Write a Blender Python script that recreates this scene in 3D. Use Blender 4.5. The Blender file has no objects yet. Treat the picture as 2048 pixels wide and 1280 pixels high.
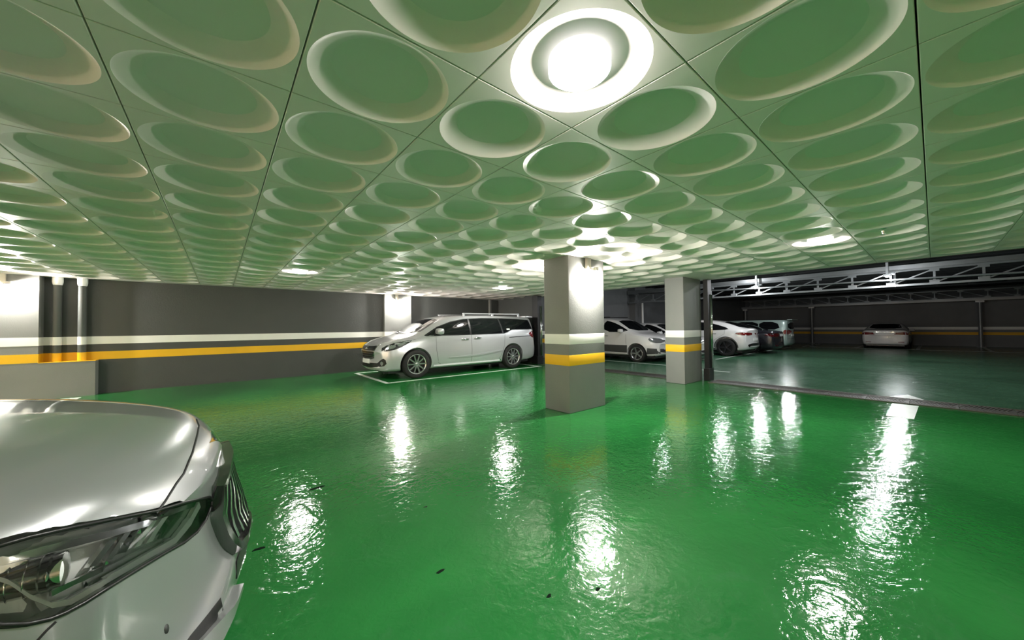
import bpy, bmesh, math, random
from mathutils import Vector, Matrix
from mathutils.bvhtree import BVHTree

random.seed(7)
SC = bpy.context.scene
COL = SC.collection

# ------------------------------------------------------------------ camera
# world: Z up, floor z=0, camera above the origin; +X runs along the left wall
CAMH = 1.297          # eye height
CEIL = 2.3555         # underside of the ceiling panels
FPX = 702.07          # focal length in pixels of a 2048 px wide frame
R_RIGHT = Vector((0.76891, -0.63926, -0.00968))
R_UP = Vector((-0.00472, -0.02081, 0.99977))
R_FWD = Vector((0.63937, 0.76867, 0.01902))
cam_d = bpy.data.cameras.new('camera')
cam = bpy.data.objects.new('camera', cam_d)
COL.objects.link(cam)
cam.matrix_world = Matrix(((R_RIGHT.x, R_UP.x, -R_FWD.x, 0), (R_RIGHT.y, R_UP.y, -R_FWD.y, 0),
                           (R_RIGHT.z, R_UP.z, -R_FWD.z, CAMH), (0, 0, 0, 1)))
cam_d.sensor_width = 36.0
cam_d.lens = FPX / 2048 * 36.0
cam_d.clip_start = 0.03
cam_d.clip_end = 200
SC.camera = cam
CAM = Vector((0, 0, CAMH))

def pray(px, py):
    return (R_RIGHT * ((px - 1024) / FPX) + R_UP * ((640 - py) / FPX) + R_FWD).normalized()
def to_px(P):
    d = Vector(P) - CAM
    w = d.dot(R_FWD)
    if w < 0.05: return None
    return (1024 + FPX * d.dot(R_RIGHT) / w, 640 - FPX * d.dot(R_UP) / w)

# ------------------------------------------------------------------ world, view
w = bpy.data.worlds.new('night'); SC.world = w; w.use_nodes = True
w.node_tree.nodes['Background'].inputs[0].default_value = (0.55, 0.6, 0.7, 1)
w.node_tree.nodes['Background'].inputs[1].default_value = 0.01
SC.view_settings.view_transform = 'Standard'
SC.view_settings.look = 'None'
SC.view_settings.gamma = 1.0
SC.view_settings.use_curve_mapping = False
SC.view_settings.exposure = 1.85
# lamp strengths (emission of the lamps' own lenses)
E_CEIL = 108.0
E_WALL = 2400.0
E_FILL = 3200.0  # added fill lamps behind the camera
E_FLOOD = 430.0
try:
    SC.cycles.use_denoising = True
    SC.cycles.max_bounces = 10
    SC.cycles.diffuse_bounces = 5
    SC.cycles.glossy_bounces = 4
    SC.cycles.sample_clamp_indirect = 10.0
    SC.cycles.blur_glossy = 2.0
    SC.cycles.caustics_reflective = True
    SC.cycles.caustics_refractive = False
except Exception:
    pass

# ------------------------------------------------------------------ materials
MATS = {}
def nn(nt, t, **kw):
    n = nt.nodes.new(t)
    for k, v in kw.items(): setattr(n, k, v)
    return n
def mat(name, col, rough=0.5, metal=0.0, coat=0.0, emit=None, noise=0.0, nscale=8.0, bump=0.0, bscale=30.0, spec=0.5, coords='Object'):
    if name in MATS: return MATS[name]
    m = bpy.data.materials.new(name); m.use_nodes = True; nt = m.node_tree
    b = nt.nodes['Principled BSDF']
    b.inputs['Base Color'].default_value = (*col, 1)
    b.inputs['Roughness'].default_value = rough
    b.inputs['Metallic'].default_value = metal
    b.inputs['Coat Weight'].default_value = coat
    b.inputs['Coat Roughness'].default_value = 0.04
    b.inputs['Specular IOR Level'].default_value = spec
    if emit:
        b.inputs['Emission Color'].default_value = (*emit[0], 1)
        b.inputs['Emission Strength'].default_value = emit[1]
    if noise or bump:
        tc = nn(nt, 'ShaderNodeTexCoord')
    if noise:
        t = nn(nt, 'ShaderNodeTexNoise'); t.inputs['Scale'].default_value = nscale; t.inputs['Detail'].default_value = 4
        nt.links.new(tc.outputs[coords], t.inputs['Vector'])
        mx = nn(nt, 'ShaderNodeMix', data_type='RGBA')
        mx.inputs[6].default_value = (*[c * (1 - noise) for c in col], 1)
        mx.inputs[7].default_value = (*[min(1, c * (1 + noise)) for c in col], 1)
        nt.links.new(t.outputs['Fac'], mx.inputs[0]); nt.links.new(mx.outputs[2], b.inputs['Base Color'])
    if bump:
        t2 = nn(nt, 'ShaderNodeTexNoise'); t2.inputs['Scale'].default_value = bscale; t2.inputs['Detail'].default_value = 3
        nt.links.new(tc.outputs[coords], t2.inputs['Vector'])
        bp = nn(nt, 'ShaderNodeBump'); bp.inputs['Strength'].default_value = bump; bp.inputs['Distance'].default_value = 0.02
        nt.links.new(t2.outputs['Fac'], bp.inputs['Height']); nt.links.new(bp.outputs[0], b.inputs['Normal'])
    MATS[name] = m
    return m

def glass_mat(name, tint=(1, 1, 1), refl=1.0):
    m = bpy.data.materials.new(name); m.use_nodes = True; nt = m.node_tree
    nt.nodes.remove(nt.nodes['Principled BSDF'])
    out = nt.nodes['Material Output']
    tr = nn(nt, 'ShaderNodeBsdfTransparent'); tr.inputs[0].default_value = (*tint, 1)
    gl = nn(nt, 'ShaderNodeBsdfGlossy'); gl.inputs['Roughness'].default_value = 0.02
    fr = nn(nt, 'ShaderNodeFresnel'); fr.inputs[0].default_value = 1.5
    mx = nn(nt, 'ShaderNodeMixShader')
    nt.links.new(fr.outputs[0], mx.inputs[0]); nt.links.new(tr.outputs[0], mx.inputs[1]); nt.links.new(gl.outputs[0], mx.inputs[2])
    nt.links.new(mx.outputs[0], out.inputs[0])
    MATS[name] = m
    return m

def floor_mat(name='green_epoxy', c0=(0.013, 0.120, 0.028, 1), c1=(0.023, 0.205, 0.044, 1), r0=0.05, r1=0.12):
    m = bpy.data.materials.new(name); m.use_nodes = True; nt = m.node_tree
    b = nt.nodes['Principled BSDF']
    tc = nn(nt, 'ShaderNodeTexCoord')
    n1 = nn(nt, 'ShaderNodeTexNoise'); n1.inputs['Scale'].default_value = 0.55; n1.inputs['Detail'].default_value = 5; n1.inputs['Distortion'].default_value = 0.6
    nt.links.new(tc.outputs['Object'], n1.inputs['Vector'])
    cr = nn(nt, 'ShaderNodeValToRGB')
    cr.color_ramp.elements[0].position = 0.32; cr.color_ramp.elements[0].color = c0
    cr.color_ramp.elements[1].position = 0.70; cr.color_ramp.elements[1].color = c1
    nt.links.new(n1.outputs['Fac'], cr.inputs[0])
    # worn scuffs
    n2 = nn(nt, 'ShaderNodeTexNoise'); n2.inputs['Scale'].default_value = 2.3; n2.inputs['Detail'].default_value = 8; n2.inputs['Roughness'].default_value = 0.7; n2.inputs['Distortion'].default_value = 1.5
    nt.links.new(tc.outputs['Object'], n2.inputs['Vector'])
    mr = nn(nt, 'ShaderNodeMapRange'); mr.inputs[1].default_value = 0.58; mr.inputs[2].default_value = 0.82; mr.inputs[3].default_value = 0; mr.inputs[4].default_value = 0.35
    nt.links.new(n2.outputs['Fac'], mr.inputs[0])
    mx = nn(nt, 'ShaderNodeMix', data_type='RGBA'); mx.inputs[7].default_value = (0.07, 0.17, 0.10, 1)
    nt.links.new(mr.outputs[0], mx.inputs[0]); nt.links.new(cr.outputs[0], mx.inputs[6]); nt.links.new(mx.outputs[2], b.inputs['Base Color'])
    rr = nn(nt, 'ShaderNodeMapRange'); rr.inputs[1].default_value = 0.35; rr.inputs[2].default_value = 0.75; rr.inputs[3].default_value = r0; rr.inputs[4].default_value = r1
    nt.links.new(n2.outputs['Fac'], rr.inputs[0]); nt.links.new(rr.outputs[0], b.inputs['Roughness'])
    b.inputs['Specular IOR Level'].default_value = 0.6
    # trowel ripples + fine orange peel
    w1 = nn(nt, 'ShaderNodeTexNoise'); w1.inputs['Scale'].default_value = 5.5; w1.inputs['Detail'].default_value = 3; w1.inputs['Distortion'].default_value = 1.2
    w2 = nn(nt, 'ShaderNodeTexNoise'); w2.inputs['Scale'].default_value = 24.0; w2.inputs['Detail'].default_value = 3; w2.inputs['Distortion'].default_value = 0.8
    nt.links.new(tc.outputs['Object'], w1.inputs['Vector']); nt.links.new(tc.outputs['Object'], w2.inputs['Vector'])
    b1 = nn(nt, 'ShaderNodeBump'); b1.inputs['Strength'].default_value = 1.0; b1.inputs['Distance'].default_value = 0.0046
    b2 = nn(nt, 'ShaderNodeBump'); b2.inputs['Strength'].default_value = 1.0; b2.inputs['Distance'].default_value = 0.0020
    nt.links.new(w1.outputs['Fac'], b1.inputs['Height']); nt.links.new(w2.outputs['Fac'], b2.inputs['Height'])
    nt.links.new(b1.outputs[0], b2.inputs['Normal']); nt.links.new(b2.outputs[0], b.inputs['Normal'])
    MATS[name] = m
    return m

M_FLOOR = floor_mat()
M_FLOOR2 = floor_mat('pale_green_epoxy', (0.045, 0.13, 0.07, 1), (0.07, 0.19, 0.105, 1), 0.16, 0.30)  # annex floor: paler and rougher than the main green
M_PANEL = mat('ceiling_panel_white', (0.84, 0.765, 0.73), 0.38, noise=0.02, nscale=3)
M_SLAB = mat('dark_void', (0.02, 0.02, 0.02), 0.9)
M_WALL = mat('grey_wall_paint', (0.056, 0.060, 0.058), 0.62, noise=0.10, nscale=2.5, bump=0.12, bscale=45)
M_WALL2 = mat('annex_wall_paint', (0.16, 0.168, 0.175), 0.62, noise=0.10, nscale=2.5, bump=0.12, bscale=45)
M_COLUMN = mat('grey_column_paint', (0.19, 0.195, 0.188), 0.6, noise=0.08, nscale=3, bump=0.12, bscale=60)
M_BEIGEWALL = mat('beige_wall_paint', (0.62, 0.54, 0.44), 0.6, noise=0.05, nscale=2)
M_WHITE = mat('white_stripe_paint', (0.80, 0.80, 0.77), 0.5, noise=0.04, nscale=6)
M_YELLOW = mat('yellow_stripe_paint', (0.80, 0.44, 0.004), 0.6, noise=0.06, nscale=6)
M_LINE = mat('white_floor_paint', (0.62, 0.66, 0.62), 0.35, noise=0.12, nscale=9)
M_LAMPWHITE = mat('lamp_white', (0.85, 0.85, 0.85), 0.35)
M_OPAL = mat('opal_lamp_rim', (0.85, 0.85, 0.85), 0.35, emit=((0.93, 0.96, 1.0), 0.5))
M_BEIGE = mat('beige_plastic', (0.52, 0.50, 0.42), 0.5)
M_STEEL = mat('painted_steel_grey', (0.25, 0.265, 0.275), 0.4, metal=0.35, noise=0.06, nscale=4)
M_GALV = mat('galvanised_steel', (0.33, 0.345, 0.355), 0.35, metal=0.7, noise=0.1, nscale=3)
M_CHROME = mat('chrome', (0.82, 0.83, 0.84), 0.08, metal=1.0)
M_BLACK = mat('black_plastic', (0.012, 0.012, 0.013), 0.35)
M_BLACKMET = mat('black_painted_metal', (0.010, 0.010, 0.011), 0.4)
M_ROOF = mat('dark_roof_sheet', (0.018, 0.020, 0.022), 0.7)
M_GRATE = mat('steel_grate', (0.075, 0.072, 0.062), 0.5, metal=0.3, noise=0.25, nscale=12)
M_PIPE = mat('grey_pvc_pipe', (0.07, 0.078, 0.075), 0.6)
M_STAIN = mat('dark_stain', (0.004, 0.010, 0.006), 0.9, spec=0.05)

# ------------------------------------------------------------------ mesh helpers
def link(o, parent=None):
    COL.objects.link(o)
    if parent is not None: o.parent = parent
    return o
def tag(o, label=None, cat=None, group=None, kind=None):
    if label: o['label'] = label
    if cat: o['category'] = cat
    if group: o['group'] = group
    if kind: o['kind'] = kind
    return o
def empty(name, loc=(0, 0, 0), rz=0.0):
    o = bpy.data.objects.new(name, None)
    o.location = loc; o.rotation_euler = (0, 0, rz); o.empty_display_size = 0.1
    return link(o)
def obj(name, bm, m, parent=None, smooth=False, sharp=None, loc=None):
    me = bpy.data.meshes.new(name)
    bm.normal_update()
    bm.to_mesh(me); bm.free()
    if m: me.materials.append(m)
    if smooth:
        me.polygons.foreach_set('use_smooth', [True] * len(me.polygons))
        if sharp: me.set_sharp_from_angle(angle=math.radians(sharp))
    o = bpy.data.objects.new(name, me)
    if loc: o.location = loc
    return link(o, parent)
def obj_data(name, me, parent=None, loc=None, rot=None):
    o = bpy.data.objects.new(name, me)
    if loc: o.location = loc
    if rot: o.rotation_euler = rot
    return link(o, parent)
def BM(): return bmesh.new()
def abox(bm, x0, x1, y0, y1, z0, z1, bev=0.0):
    vs = [bm.verts.new((x, y, z)) for x in (x0, x1) for y in (y0, y1) for z in (z0, z1)]
    fs = [(0, 1, 3, 2), (4, 6, 7, 5), (0, 4, 5, 1), (2, 3, 7, 6), (0, 2, 6, 4), (1, 5, 7, 3)]
    F = [bm.faces.new([vs[i] for i in f]) for f in fs]
    if bev:
        es = list({e for f in F for e in f.edges})
        bmesh.ops.bevel(bm, geom=es, offset=bev, segments=2, affect='EDGES', profile=0.5)
    return bm
def box(x0, x1, y0, y1, z0, z1, bev=0.0):
    bm = abox(BM(), x0, x1, y0, y1, z0, z1, bev)
    bmesh.ops.recalc_face_normals(bm, faces=bm.faces)
    return bm
def abar(bm, a, b, w, d=None, up=(0, 0, 1)):
    """rectangular bar from a to b"""
    a = Vector(a); b = Vector(b); d = d or w
    t = (b - a).normalized(); u = Vector(up)
    if abs(t.dot(u)) > 0.98: u = Vector((1, 0, 0))
    s = t.cross(u).normalized(); u = s.cross(t).normalized()
    q = [bm.verts.new(p + s * (sx * w / 2) + u * (sy * d / 2)) for p in (a, b) for sx, sy in ((-1, -1), (1, -1), (1, 1), (-1, 1))]
    for f in ((0, 1, 2, 3), (7, 6, 5, 4), (0, 4, 5, 1), (1, 5, 6, 2), (2, 6, 7, 3), (3, 7, 4, 0)):
        bm.faces.new([q[i] for i in f])
    return bm
def atube(bm, pts, r, seg=8, cap=True):
    pts = [Vector(p) for p in pts]
    rings = []
    n = len(pts)
    for i, p in enumerate(pts):
        t = (pts[min(i + 1, n - 1)] - pts[max(i - 1, 0)]).normalized()
        u = Vector((0, 0, 1)) if abs(t.z) < 0.95 else Vector((1, 0, 0))
        s = t.cross(u).normalized(); u = s.cross(t).normalized()
        rr = r[i] if isinstance(r, (list, tuple)) else r
        rings.append([bm.verts.new(p + (s * math.cos(a) + u * math.sin(a)) * rr) for a in [2 * math.pi * k / seg for k in range(seg)]])
    for i in range(n - 1):
        for k in range(seg):
            bm.faces.new((rings[i][k], rings[i][(k + 1) % seg], rings[i + 1][(k + 1) % seg], rings[i + 1][k]))
    if cap:
        bm.faces.new(rings[0][::-1]); bm.faces.new(rings[-1])
    return bm
def alathe(bm, prof, seg=32, axis='z', center=(0, 0, 0), close_ends=True):
    """prof: list of (r, h) along the axis"""
    c = Vector(center); rings = []
    for r, hgt in prof:
        ring = []
        if r < 1e-6:
            p = {'z': Vector((0, 0, hgt)), 'y': Vector((0, hgt, 0)), 'x': Vector((hgt, 0, 0))}[axis]
            v = bm.verts.new(c + p); ring = [v] * seg
        else:
            for k in range(seg):
                a = 2 * math.pi * k / seg; ca, sa = r * math.cos(a), r * math.sin(a)
                p = {'z': Vector((ca, sa, hgt)), 'y': Vector((ca, hgt, -sa)), 'x': Vector((hgt, ca, sa))}[axis]
                ring.append(bm.verts.new(c + p))
        rings.append(ring)
    for i in range(len(rings) - 1):
        for k in range(seg):
            a, b_, c_, d = rings[i][k], rings[i][(k + 1) % seg], rings[i + 1][(k + 1) % seg], rings[i + 1][k]
            vs = []
            for v in (a, b_, c_, d):
                if v not in vs: vs.append(v)
            if len(vs) >= 3:
                try: bm.faces.new(vs)
                except ValueError: pass
    return bm
def fz(x):
    """drainage fall of the annex floor"""
    return -max(0.0, x - 9.0) * 0.0065
# ------------------------------------------------------------------ the shell
XB, YB = -7.6, -6.6        # room ends behind the camera
YL = 11.1                  # left wall face
XE = 8.86                  # edge of the panelled ceiling
XF = 35.0                  # far wall of the annex
YAL = 10.45                # left wall of the annex
YAR = -12.0
Z_W1, Z_W0, Z_Y1, Z_Y0 = 1.18, 1.02, 0.865, 0.70

bm = BM()
xs = [XB, 8.7, 9.0, XF + 0.2]
NX = 1
v = [[bm.verts.new((x, y, fz(x))) for y in (YAR, YL + 0.2)] for x in xs]
for i in range(3):
    bm.faces.new((v[i][0], v[i + 1][0], v[i + 1][1], v[i][1])).material_index = 0 if i == 0 else 1
f = obj('floor', bm, M_FLOOR); f.data.materials.append(M_FLOOR2); tag(f, 'glossy green epoxy floor of the parking garage', 'floor', kind='structure')

def stripes(parent, axis, face, a0, a1, out, zoff=0.0, t=0.003):
    """white and yellow painted bands on a wall face; axis = direction of run"""
    for nm, m, z0, z1 in (('white_stripe', M_WHITE, Z_W0, Z_W1), ('yellow_stripe', M_YELLOW, Z_Y0, Z_Y1)):
        f0, f1 = sorted((face, face + out * t))
        b = box(a0, a1, f0, f1, z0 + zoff, z1 + zoff) if axis == 'x' else box(f0, f1, a0, a1, z0 + zoff, z1 + zoff)
        obj(nm, b, m, parent)

wl = tag(obj('wall_left', box(XB, 8.5, YL, YL + 0.2, 0, 2.62), M_WALL), 'long grey garage wall with white and yellow bands', 'wall', kind='structure')
stripes(wl, 'x', YL, -1.935, 8.5, -1)
# wall piers: box + bands on face and cheeks
PIERN = [0]
def pier(x0, x1, yf, label):
    PIERN[0] += 1
    p = obj('trim_%d' % PIERN[0], box(x0, x1, yf, YL + 0.001, 0, CEIL + 0.02), M_COLUMN); tag(p, label, 'wall pier', kind='structure')
    for nm, m, z0, z1 in (('white_stripe', M_WHITE, Z_W0, Z_W1), ('yellow_stripe', M_YELLOW, Z_Y0, Z_Y1)):
        obj(nm, box(x0 - 0.003, x1 + 0.003, yf - 0.003, YL, z0, z1), m, p)
    return p
pier(3.95, 4.82, 10.97, 'grey wall pier with lamp behind the minivan')
pier(-4.2, -2.645, 10.85, 'grey wall pier with lamp beside the two pipes')
pier(8.05, 8.13, 11.03, 'narrow wall strip behind the minivan roof')
led = obj('trim_4', box(-2.645, -1.935, 10.85, YL + 0.001, 0, 0.69), M_COLUMN); tag(led, 'low grey wall ledge with yellow top under the two pipes', 'ledge', kind='structure')
obj('ledge_top', box(-2.645, -1.935, 10.847, YL, 0.69, 0.70), M_YELLOW, led)
stripes(wl, 'x', YL, -2.645, -1.935, -1)

wp = tag(obj('wall_partition', box(8.5, 8.66, 9.02, YL + 0.2, 0, 2.62), M_WALL), 'short grey wall end beside the silver minivan', 'wall', kind='structure')
stripes(wp, 'y', 8.5, 9.02, YL, -1)
wb = tag(obj('wall_back', box(XB - 0.2, XB, YB, YL + 0.2, 0, 2.62), M_BEIGEWALL), 'beige wall behind the viewpoint', 'wall', kind='structure')
stripes(wb, 'y', XB, YB, YL, 1)
wr = tag(obj('wall_right', box(XB, XE, YB - 0.2, YB, 0, 2.62), M_BEIGEWALL), 'beige wall on the right behind the viewpoint', 'wall', kind='structure')
stripes(wr, 'x', YB, XB, XE, 1)
# annex walls
wf = tag(obj('wall_far', box(XF, XF + 0.2, YAR, YAL + 0.2, -0.3, 3.7), M_WALL2), 'dark far wall of the annex behind the white sedan', 'wall', kind='structure')
stripes(wf, 'y', XF, YAR, YAL, -1, zoff=fz(XF))
wal = tag(obj('wall_annex_left', box(8.66, XF, YAL, YAL + 0.2, -0.3, 3.7), M_WALL2), 'dark grey annex wall behind the parked cars', 'wall', kind='structure')
stripes(wal, 'x', YAL, 8.66, XF, -1, zoff=-0.08)
obj('pier', box(16.9, 17.6, YAL - 0.35, YAL + 0.02, -0.2, 3.6), M_WALL2, wal)
war = tag(obj('wall_annex_right', box(XE, XF, YAR - 0.2, YAR, -0.3, 3.7), M_WALL2), 'dark wall on the right side of the annex', 'wall', kind='structure')
wac = tag(obj('wall_annex_front', box(XE - 0.1, XE + 0.1, YAR, YB - 0.2, -0.3, 3.7), M_WALL2), 'dark front wall of the annex', 'wall', kind='structure')
roof = tag(obj('ceiling_annex', box(8.9, XF + 0.2, YAR - 0.2, YAL + 0.2, 3.50, 3.6), M_ROOF), 'dark sheet roof over the annex', 'roof', kind='structure')
for k in range(26):        # roof purlins
    x = 9.6 + k * 1.0
    obj('purlin', box(x - 0.03, x + 0.03, YAR, YAL, 3.40, 3.50), M_ROOF, roof)

# ------------------------------------------------------------------ ceiling of dished panels
ceil = tag(obj('ceiling', box(XB, XE, YB, YL + 0.1, CEIL + 0.22, CEIL + 0.3), M_SLAB), 'ceiling of square white panels with round dishes', 'ceiling', kind='structure')
obj('fascia', box(XE, XE + 0.05, YB - 0.2, YL, CEIL - 0.005, 3.55), M_BLACKMET, ceil)
GX, GY, T = 1.4394, 1.2180, 0.6
RO, RI, DEP = 0.283, 0.196, 0.046
def dish_mesh(name, seg, flat=False, x0=-0.3, x1=0.3, y0=-0.3, y1=0.3, gap=0.0025):
    """one panel, local origin at its centre on the visible face (z=0 is the underside)"""
    bm = BM(); g = gap; th = 0.03
    xa, xb, ya, yb = x0 + g, x1 - g, y0 + g, y1 - g
    be = 0.0025
    if flat:
        abox(bm, xa, xb, ya, yb, 0, th)
        bmesh.ops.recalc_face_normals(bm, faces=bm.faces)
    else:
        # square outline sampled at the same angles as the circle
        sq, sq2, sqt = [], [], []
        h = xb
        for k in range(seg):
            a = 2 * math.pi * (k + 0.5) / seg
            # snap angles near corners to the corner
            q = a % (math.pi / 2)
            if abs(q - math.pi / 4) < math.pi / seg * 1.01:
                c4 = math.floor(a / (math.pi / 2)) * math.pi / 2 + math.pi / 4
                px_, py_ = math.copysign(h, math.cos(c4)), math.copysign(h, math.sin(c4))
            else:
                s = h / max(abs(math.cos(a)), abs(math.sin(a)))
                px_, py_ = s * math.cos(a), s * math.sin(a)
            sq.append(bm.verts.new((px_ * (1 - be / h), py_ * (1 - be / h), 0)))
            sq2.append(bm.verts.new((px_, py_, be)))
            sqt.append(bm.verts.new((px_, py_, th)))
        def ring(r, z): return [bm.verts.new((r * math.cos(2 * math.pi * (k + .5) / seg), r * math.sin(2 * math.pi * (k + .5) / seg), z)) for k in range(seg)]
        rs = [sqt, sq2, sq, ring(RO + 0.002, 0), ring(RO, 0.001), ring(RO - 0.029, 0.016), ring(RO - 0.058, 0.031), ring(RI, DEP), ring(RI - 0.004, DEP)]
        for i in range(len(rs) - 1):
            for k in range(seg):
                vs = [rs[i][k], rs[i][(k + 1) % seg], rs[i + 1][(k + 1) % seg], rs[i + 1][k]]
                bm.faces.new(vs)
        bm.faces.new(rs[-1])
        bmesh.ops.recalc_face_normals(bm, faces=bm.faces)
        # face down
        bm.faces.ensure_lookup_table()
        if bm.faces[-1].normal.z > 0: bmesh.ops.reverse_faces(bm, faces=bm.faces)
    me = bpy.data.meshes.new(name); bm.normal_update(); bm.to_mesh(me); bm.free()
    me.materials.append(M_PANEL)
    if not flat:
        me.polygons.foreach_set('use_smooth', [True] * len(me.polygons))
        me.set_sharp_from_angle(angle=math.radians(19))
    return me
ME_DISH = dish_mesh('dished_panel', 72)
ME_DISH_LO = dish_mesh('dished_panel_far', 24)
ME_FLAT = dish_mesh('flat_panel', 8, flat=True)
LAMPS = [(-1, -1), (7, -1), (-1, 10), (7, 10), (-9, -1), (-9, 10), (-1, -12), (7, -12)]   # tile indices that carry a downlight
cells = []
i0, i1 = math.floor((XB - GX) / T), math.floor((XE - GX) / T)
j0, j1 = math.floor((YB - GY) / T), math.floor((YL - GY) / T)
for i in range(i0, i1 + 1):
    for j in range(j0, j1 + 1):
        xa, ya = GX + i * T, GY + j * T
        xb, yb = xa + T, ya + T
        full = xa > XB - 1e-3 and xb < XE + 1e-3 and ya > YB - 1e-3 and yb < YL + 1e-3
        atcol = (3.6 < xa + .3 < 5.1 and 3.0 < ya + .3 < 4.3) or (7.7 < xa + .3 < 8.9 and 3.0 < ya + .3 < 4.3)
        xa_, xb_, ya_, yb_ = max(xa, XB), min(xb, XE), max(ya, YB), min(yb, YL)
        ps = [to_px((x, y, CEIL)) for x in (xa_, xb_) for y in (ya_, yb_)]
        vis = 0.0
        if all(ps):
            u = [min(max(p[0], -60), 2108) for p in ps]; vv = [min(max(p[1], -60), 1340) for p in ps]
            wd, hg = max(u) - min(u), max(vv) - min(vv)
            if max(p[0] for p in ps) > 0 and min(p[0] for p in ps) < 2048 and max(p[1] for p in ps) > 0: vis = wd * hg
        elif any(ps): vis = 1e4
        cells.append((vis, i, j, full, atcol, xa_, xb_, ya_, yb_))
cells.sort(key=lambda c: -c[0])
rest = BM(); npart = 0
for vis, i, j, full, atcol, xa, xb, ya, yb in cells:
    cx, cy = GX + (i + .5) * T, GY + (j + .5) * T
    dished = full and not atcol
    if vis > 30 and npart < 300:
        npart += 1
        if dished: obj_data('panel', ME_DISH, ceil, (cx, cy, CEIL))
        elif full: obj_data('panel', ME_FLAT, ceil, (cx, cy, CEIL))
        else:
            if xb - xa > 0.02 and yb - ya > 0.02:
                obj_data('panel', dish_mesh('cut_panel', 8, True, xa - cx, xb - cx, ya - cy, yb - cy), ceil, (cx, cy, CEIL))
    else:
        if dished:
            n0 = len(rest.verts)
            rest.from_mesh(ME_DISH_LO)
            rest.verts.ensure_lookup_table()
            for vtx in rest.verts[n0:]: vtx.co += Vector((cx, cy, CEIL))
        elif xb - xa > 0.02 and yb - ya > 0.02:
            abox(rest, xa + .0025, xb - .0025, ya + .0025, yb - .0025, CEIL, CEIL + 0.03)
ro = obj('panel_field', rest, M_PANEL, ceil, smooth=True, sharp=19); ro['kind'] = 'stuff'

# downlights in the dishes
M_LENS = mat('downlight_lens', (0.9, 0.9, 0.9), 0.4, emit=((1.0, 0.965, 0.90), E_CEIL))
def downlight(i, j, label):
    cx, cy = GX + (i + .5) * T, GY + (j + .5) * T
    r = empty('ceiling_downlight', (cx, cy, CEIL))
    tag(r, label, 'ceiling light', 'round downlights in the ceiling dishes')
    b = BM(); alathe(b, [(0.0, DEP + .002), (0.126, DEP + .002), (0.128, DEP - .006), (0.128, -0.001), (0.124, -0.004), (0.117, -0.002)], 48)
    obj('housing', b, M_OPAL, r, smooth=True, sharp=40)
    b = BM(); alathe(b, [(0.1175, -0.002), (0.115, -0.010), (0.100, -0.021), (0.06, -0.031), (0.0, -0.034)], 48)
    bmesh.ops.recalc_face_normals(b, faces=b.faces)
    obj('lens', b, M_LENS, r, smooth=True)
    return r
LL = ['large lit downlight in a dish over the open floor before the column',
      'lit round downlight near the ceiling edge in front of the annex truss',
      'lit round downlight near the wall to the left of the minivan',
      'lit round downlight above the silver minivan']
for k, (i, j) in enumerate(LAMPS):
    downlight(i, j, LL[k] if k < 4 else 'round downlight in the ceiling behind the viewpoint')

# ------------------------------------------------------------------ columns with lamps
def column(x0, x1, y0, y1, label):
    r = empty('concrete_column', ((x0 + x1) / 2, (y0 + y1) / 2, 0))
    tag(r, label, 'column', 'free standing square columns')
    a, b_ = (x1 - x0) / 2, (y1 - y0) / 2
    obj('shaft', box(-a, a, -b_, b_, 0, CEIL + 0.03, 0.008), M_COLUMN, r, smooth=True, sharp=50)
    obj('white_band', box(-a - .002, a + .002, -b_ - .002, b_ + .002, Z_W0, Z_W1, .008), M_WHITE, r, smooth=True, sharp=50)
    obj('yellow_band', box(-a - .002, a + .002, -b_ - .002, b_ + .002, Z_Y0, Z_Y1, .008), M_YELLOW, r, smooth=True, sharp=50)
    return r
column(3.978, 4.852, 3.465, 3.975, 'grey square column with white and yellow bands and a lit wall lamp')
column(7.80, 8.69, 3.50, 3.92, 'grey square column with bands beside the black shutter rail')

M_BULBFILL = mat('warm_fill_bulb', (1, 1, 1), 0.4, emit=((1.0, 0.72, 0.48), E_FILL))
M_BULB = mat('wall_lamp_bulb', (1, 1, 1), 0.4, emit=((1.0, 0.96, 0.88), E_WALL))
def wall_lamp(x, y, s, label, bulb=None, rz=0.0):
    """lamp on a face whose outward normal is s*Y; (x, y) on the face"""
    r = empty('wall_lamp', (x, y, CEIL - 0.02), rz); tag(r, label, 'wall lamp', 'small lamps high on columns and piers')
    obj('junction_box', box(-0.045, 0.045, min(0, s * .05), max(0, s * .05), -0.15, 0.02, 0.004), M_BEIGE, r)
    b = BM(); abar(b, (0, s * .03, -.14), (0.06, s * .09, -.16), 0.02); obj('arm', b, M_BEIGE, r)
    b = BM(); alathe(b, [(0.0, -0.13), (0.035, -0.13), (0.045, -0.145), (0.045, -0.185), (0.036, -0.185), (0.03, -0.15), (0, -0.15)], 20, center=(0.08, s * .11, 0)); obj('head', b, M_BEIGE, r, smooth=True, sharp=40)
    b = BM(); bmesh.ops.create_uvsphere(b, u_segments=14, v_segments=8, radius=0.028)
    for vtx in b.verts: vtx.co += Vector((0.08, s * .11, -0.195))
    obj('bulb', b, bulb or M_BULB, r, smooth=True)
    return r
wall_lamp(4.42, 3.465, -1, 'lit lamp on the bright face of the nearest column')
wall_lamp(4.42, 3.975, 1, 'lamp on the back of the nearest column')
wall_lamp(4.33, 10.97, -1, 'lit lamp on the wall pier behind the minivan')
wall_lamp(-3.06, 10.85, -1, 'lit lamp on the pier beside the two pipes')

for y in (-4.5, -1.0, 3.0, 7.0): wall_lamp(XB, y, 1, 'unseen warm fill lamp added on the beige wall behind the viewpoint', M_BULBFILL, -math.pi / 2)  # unseen warm lamps, added to fill the ceiling from behind

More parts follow.
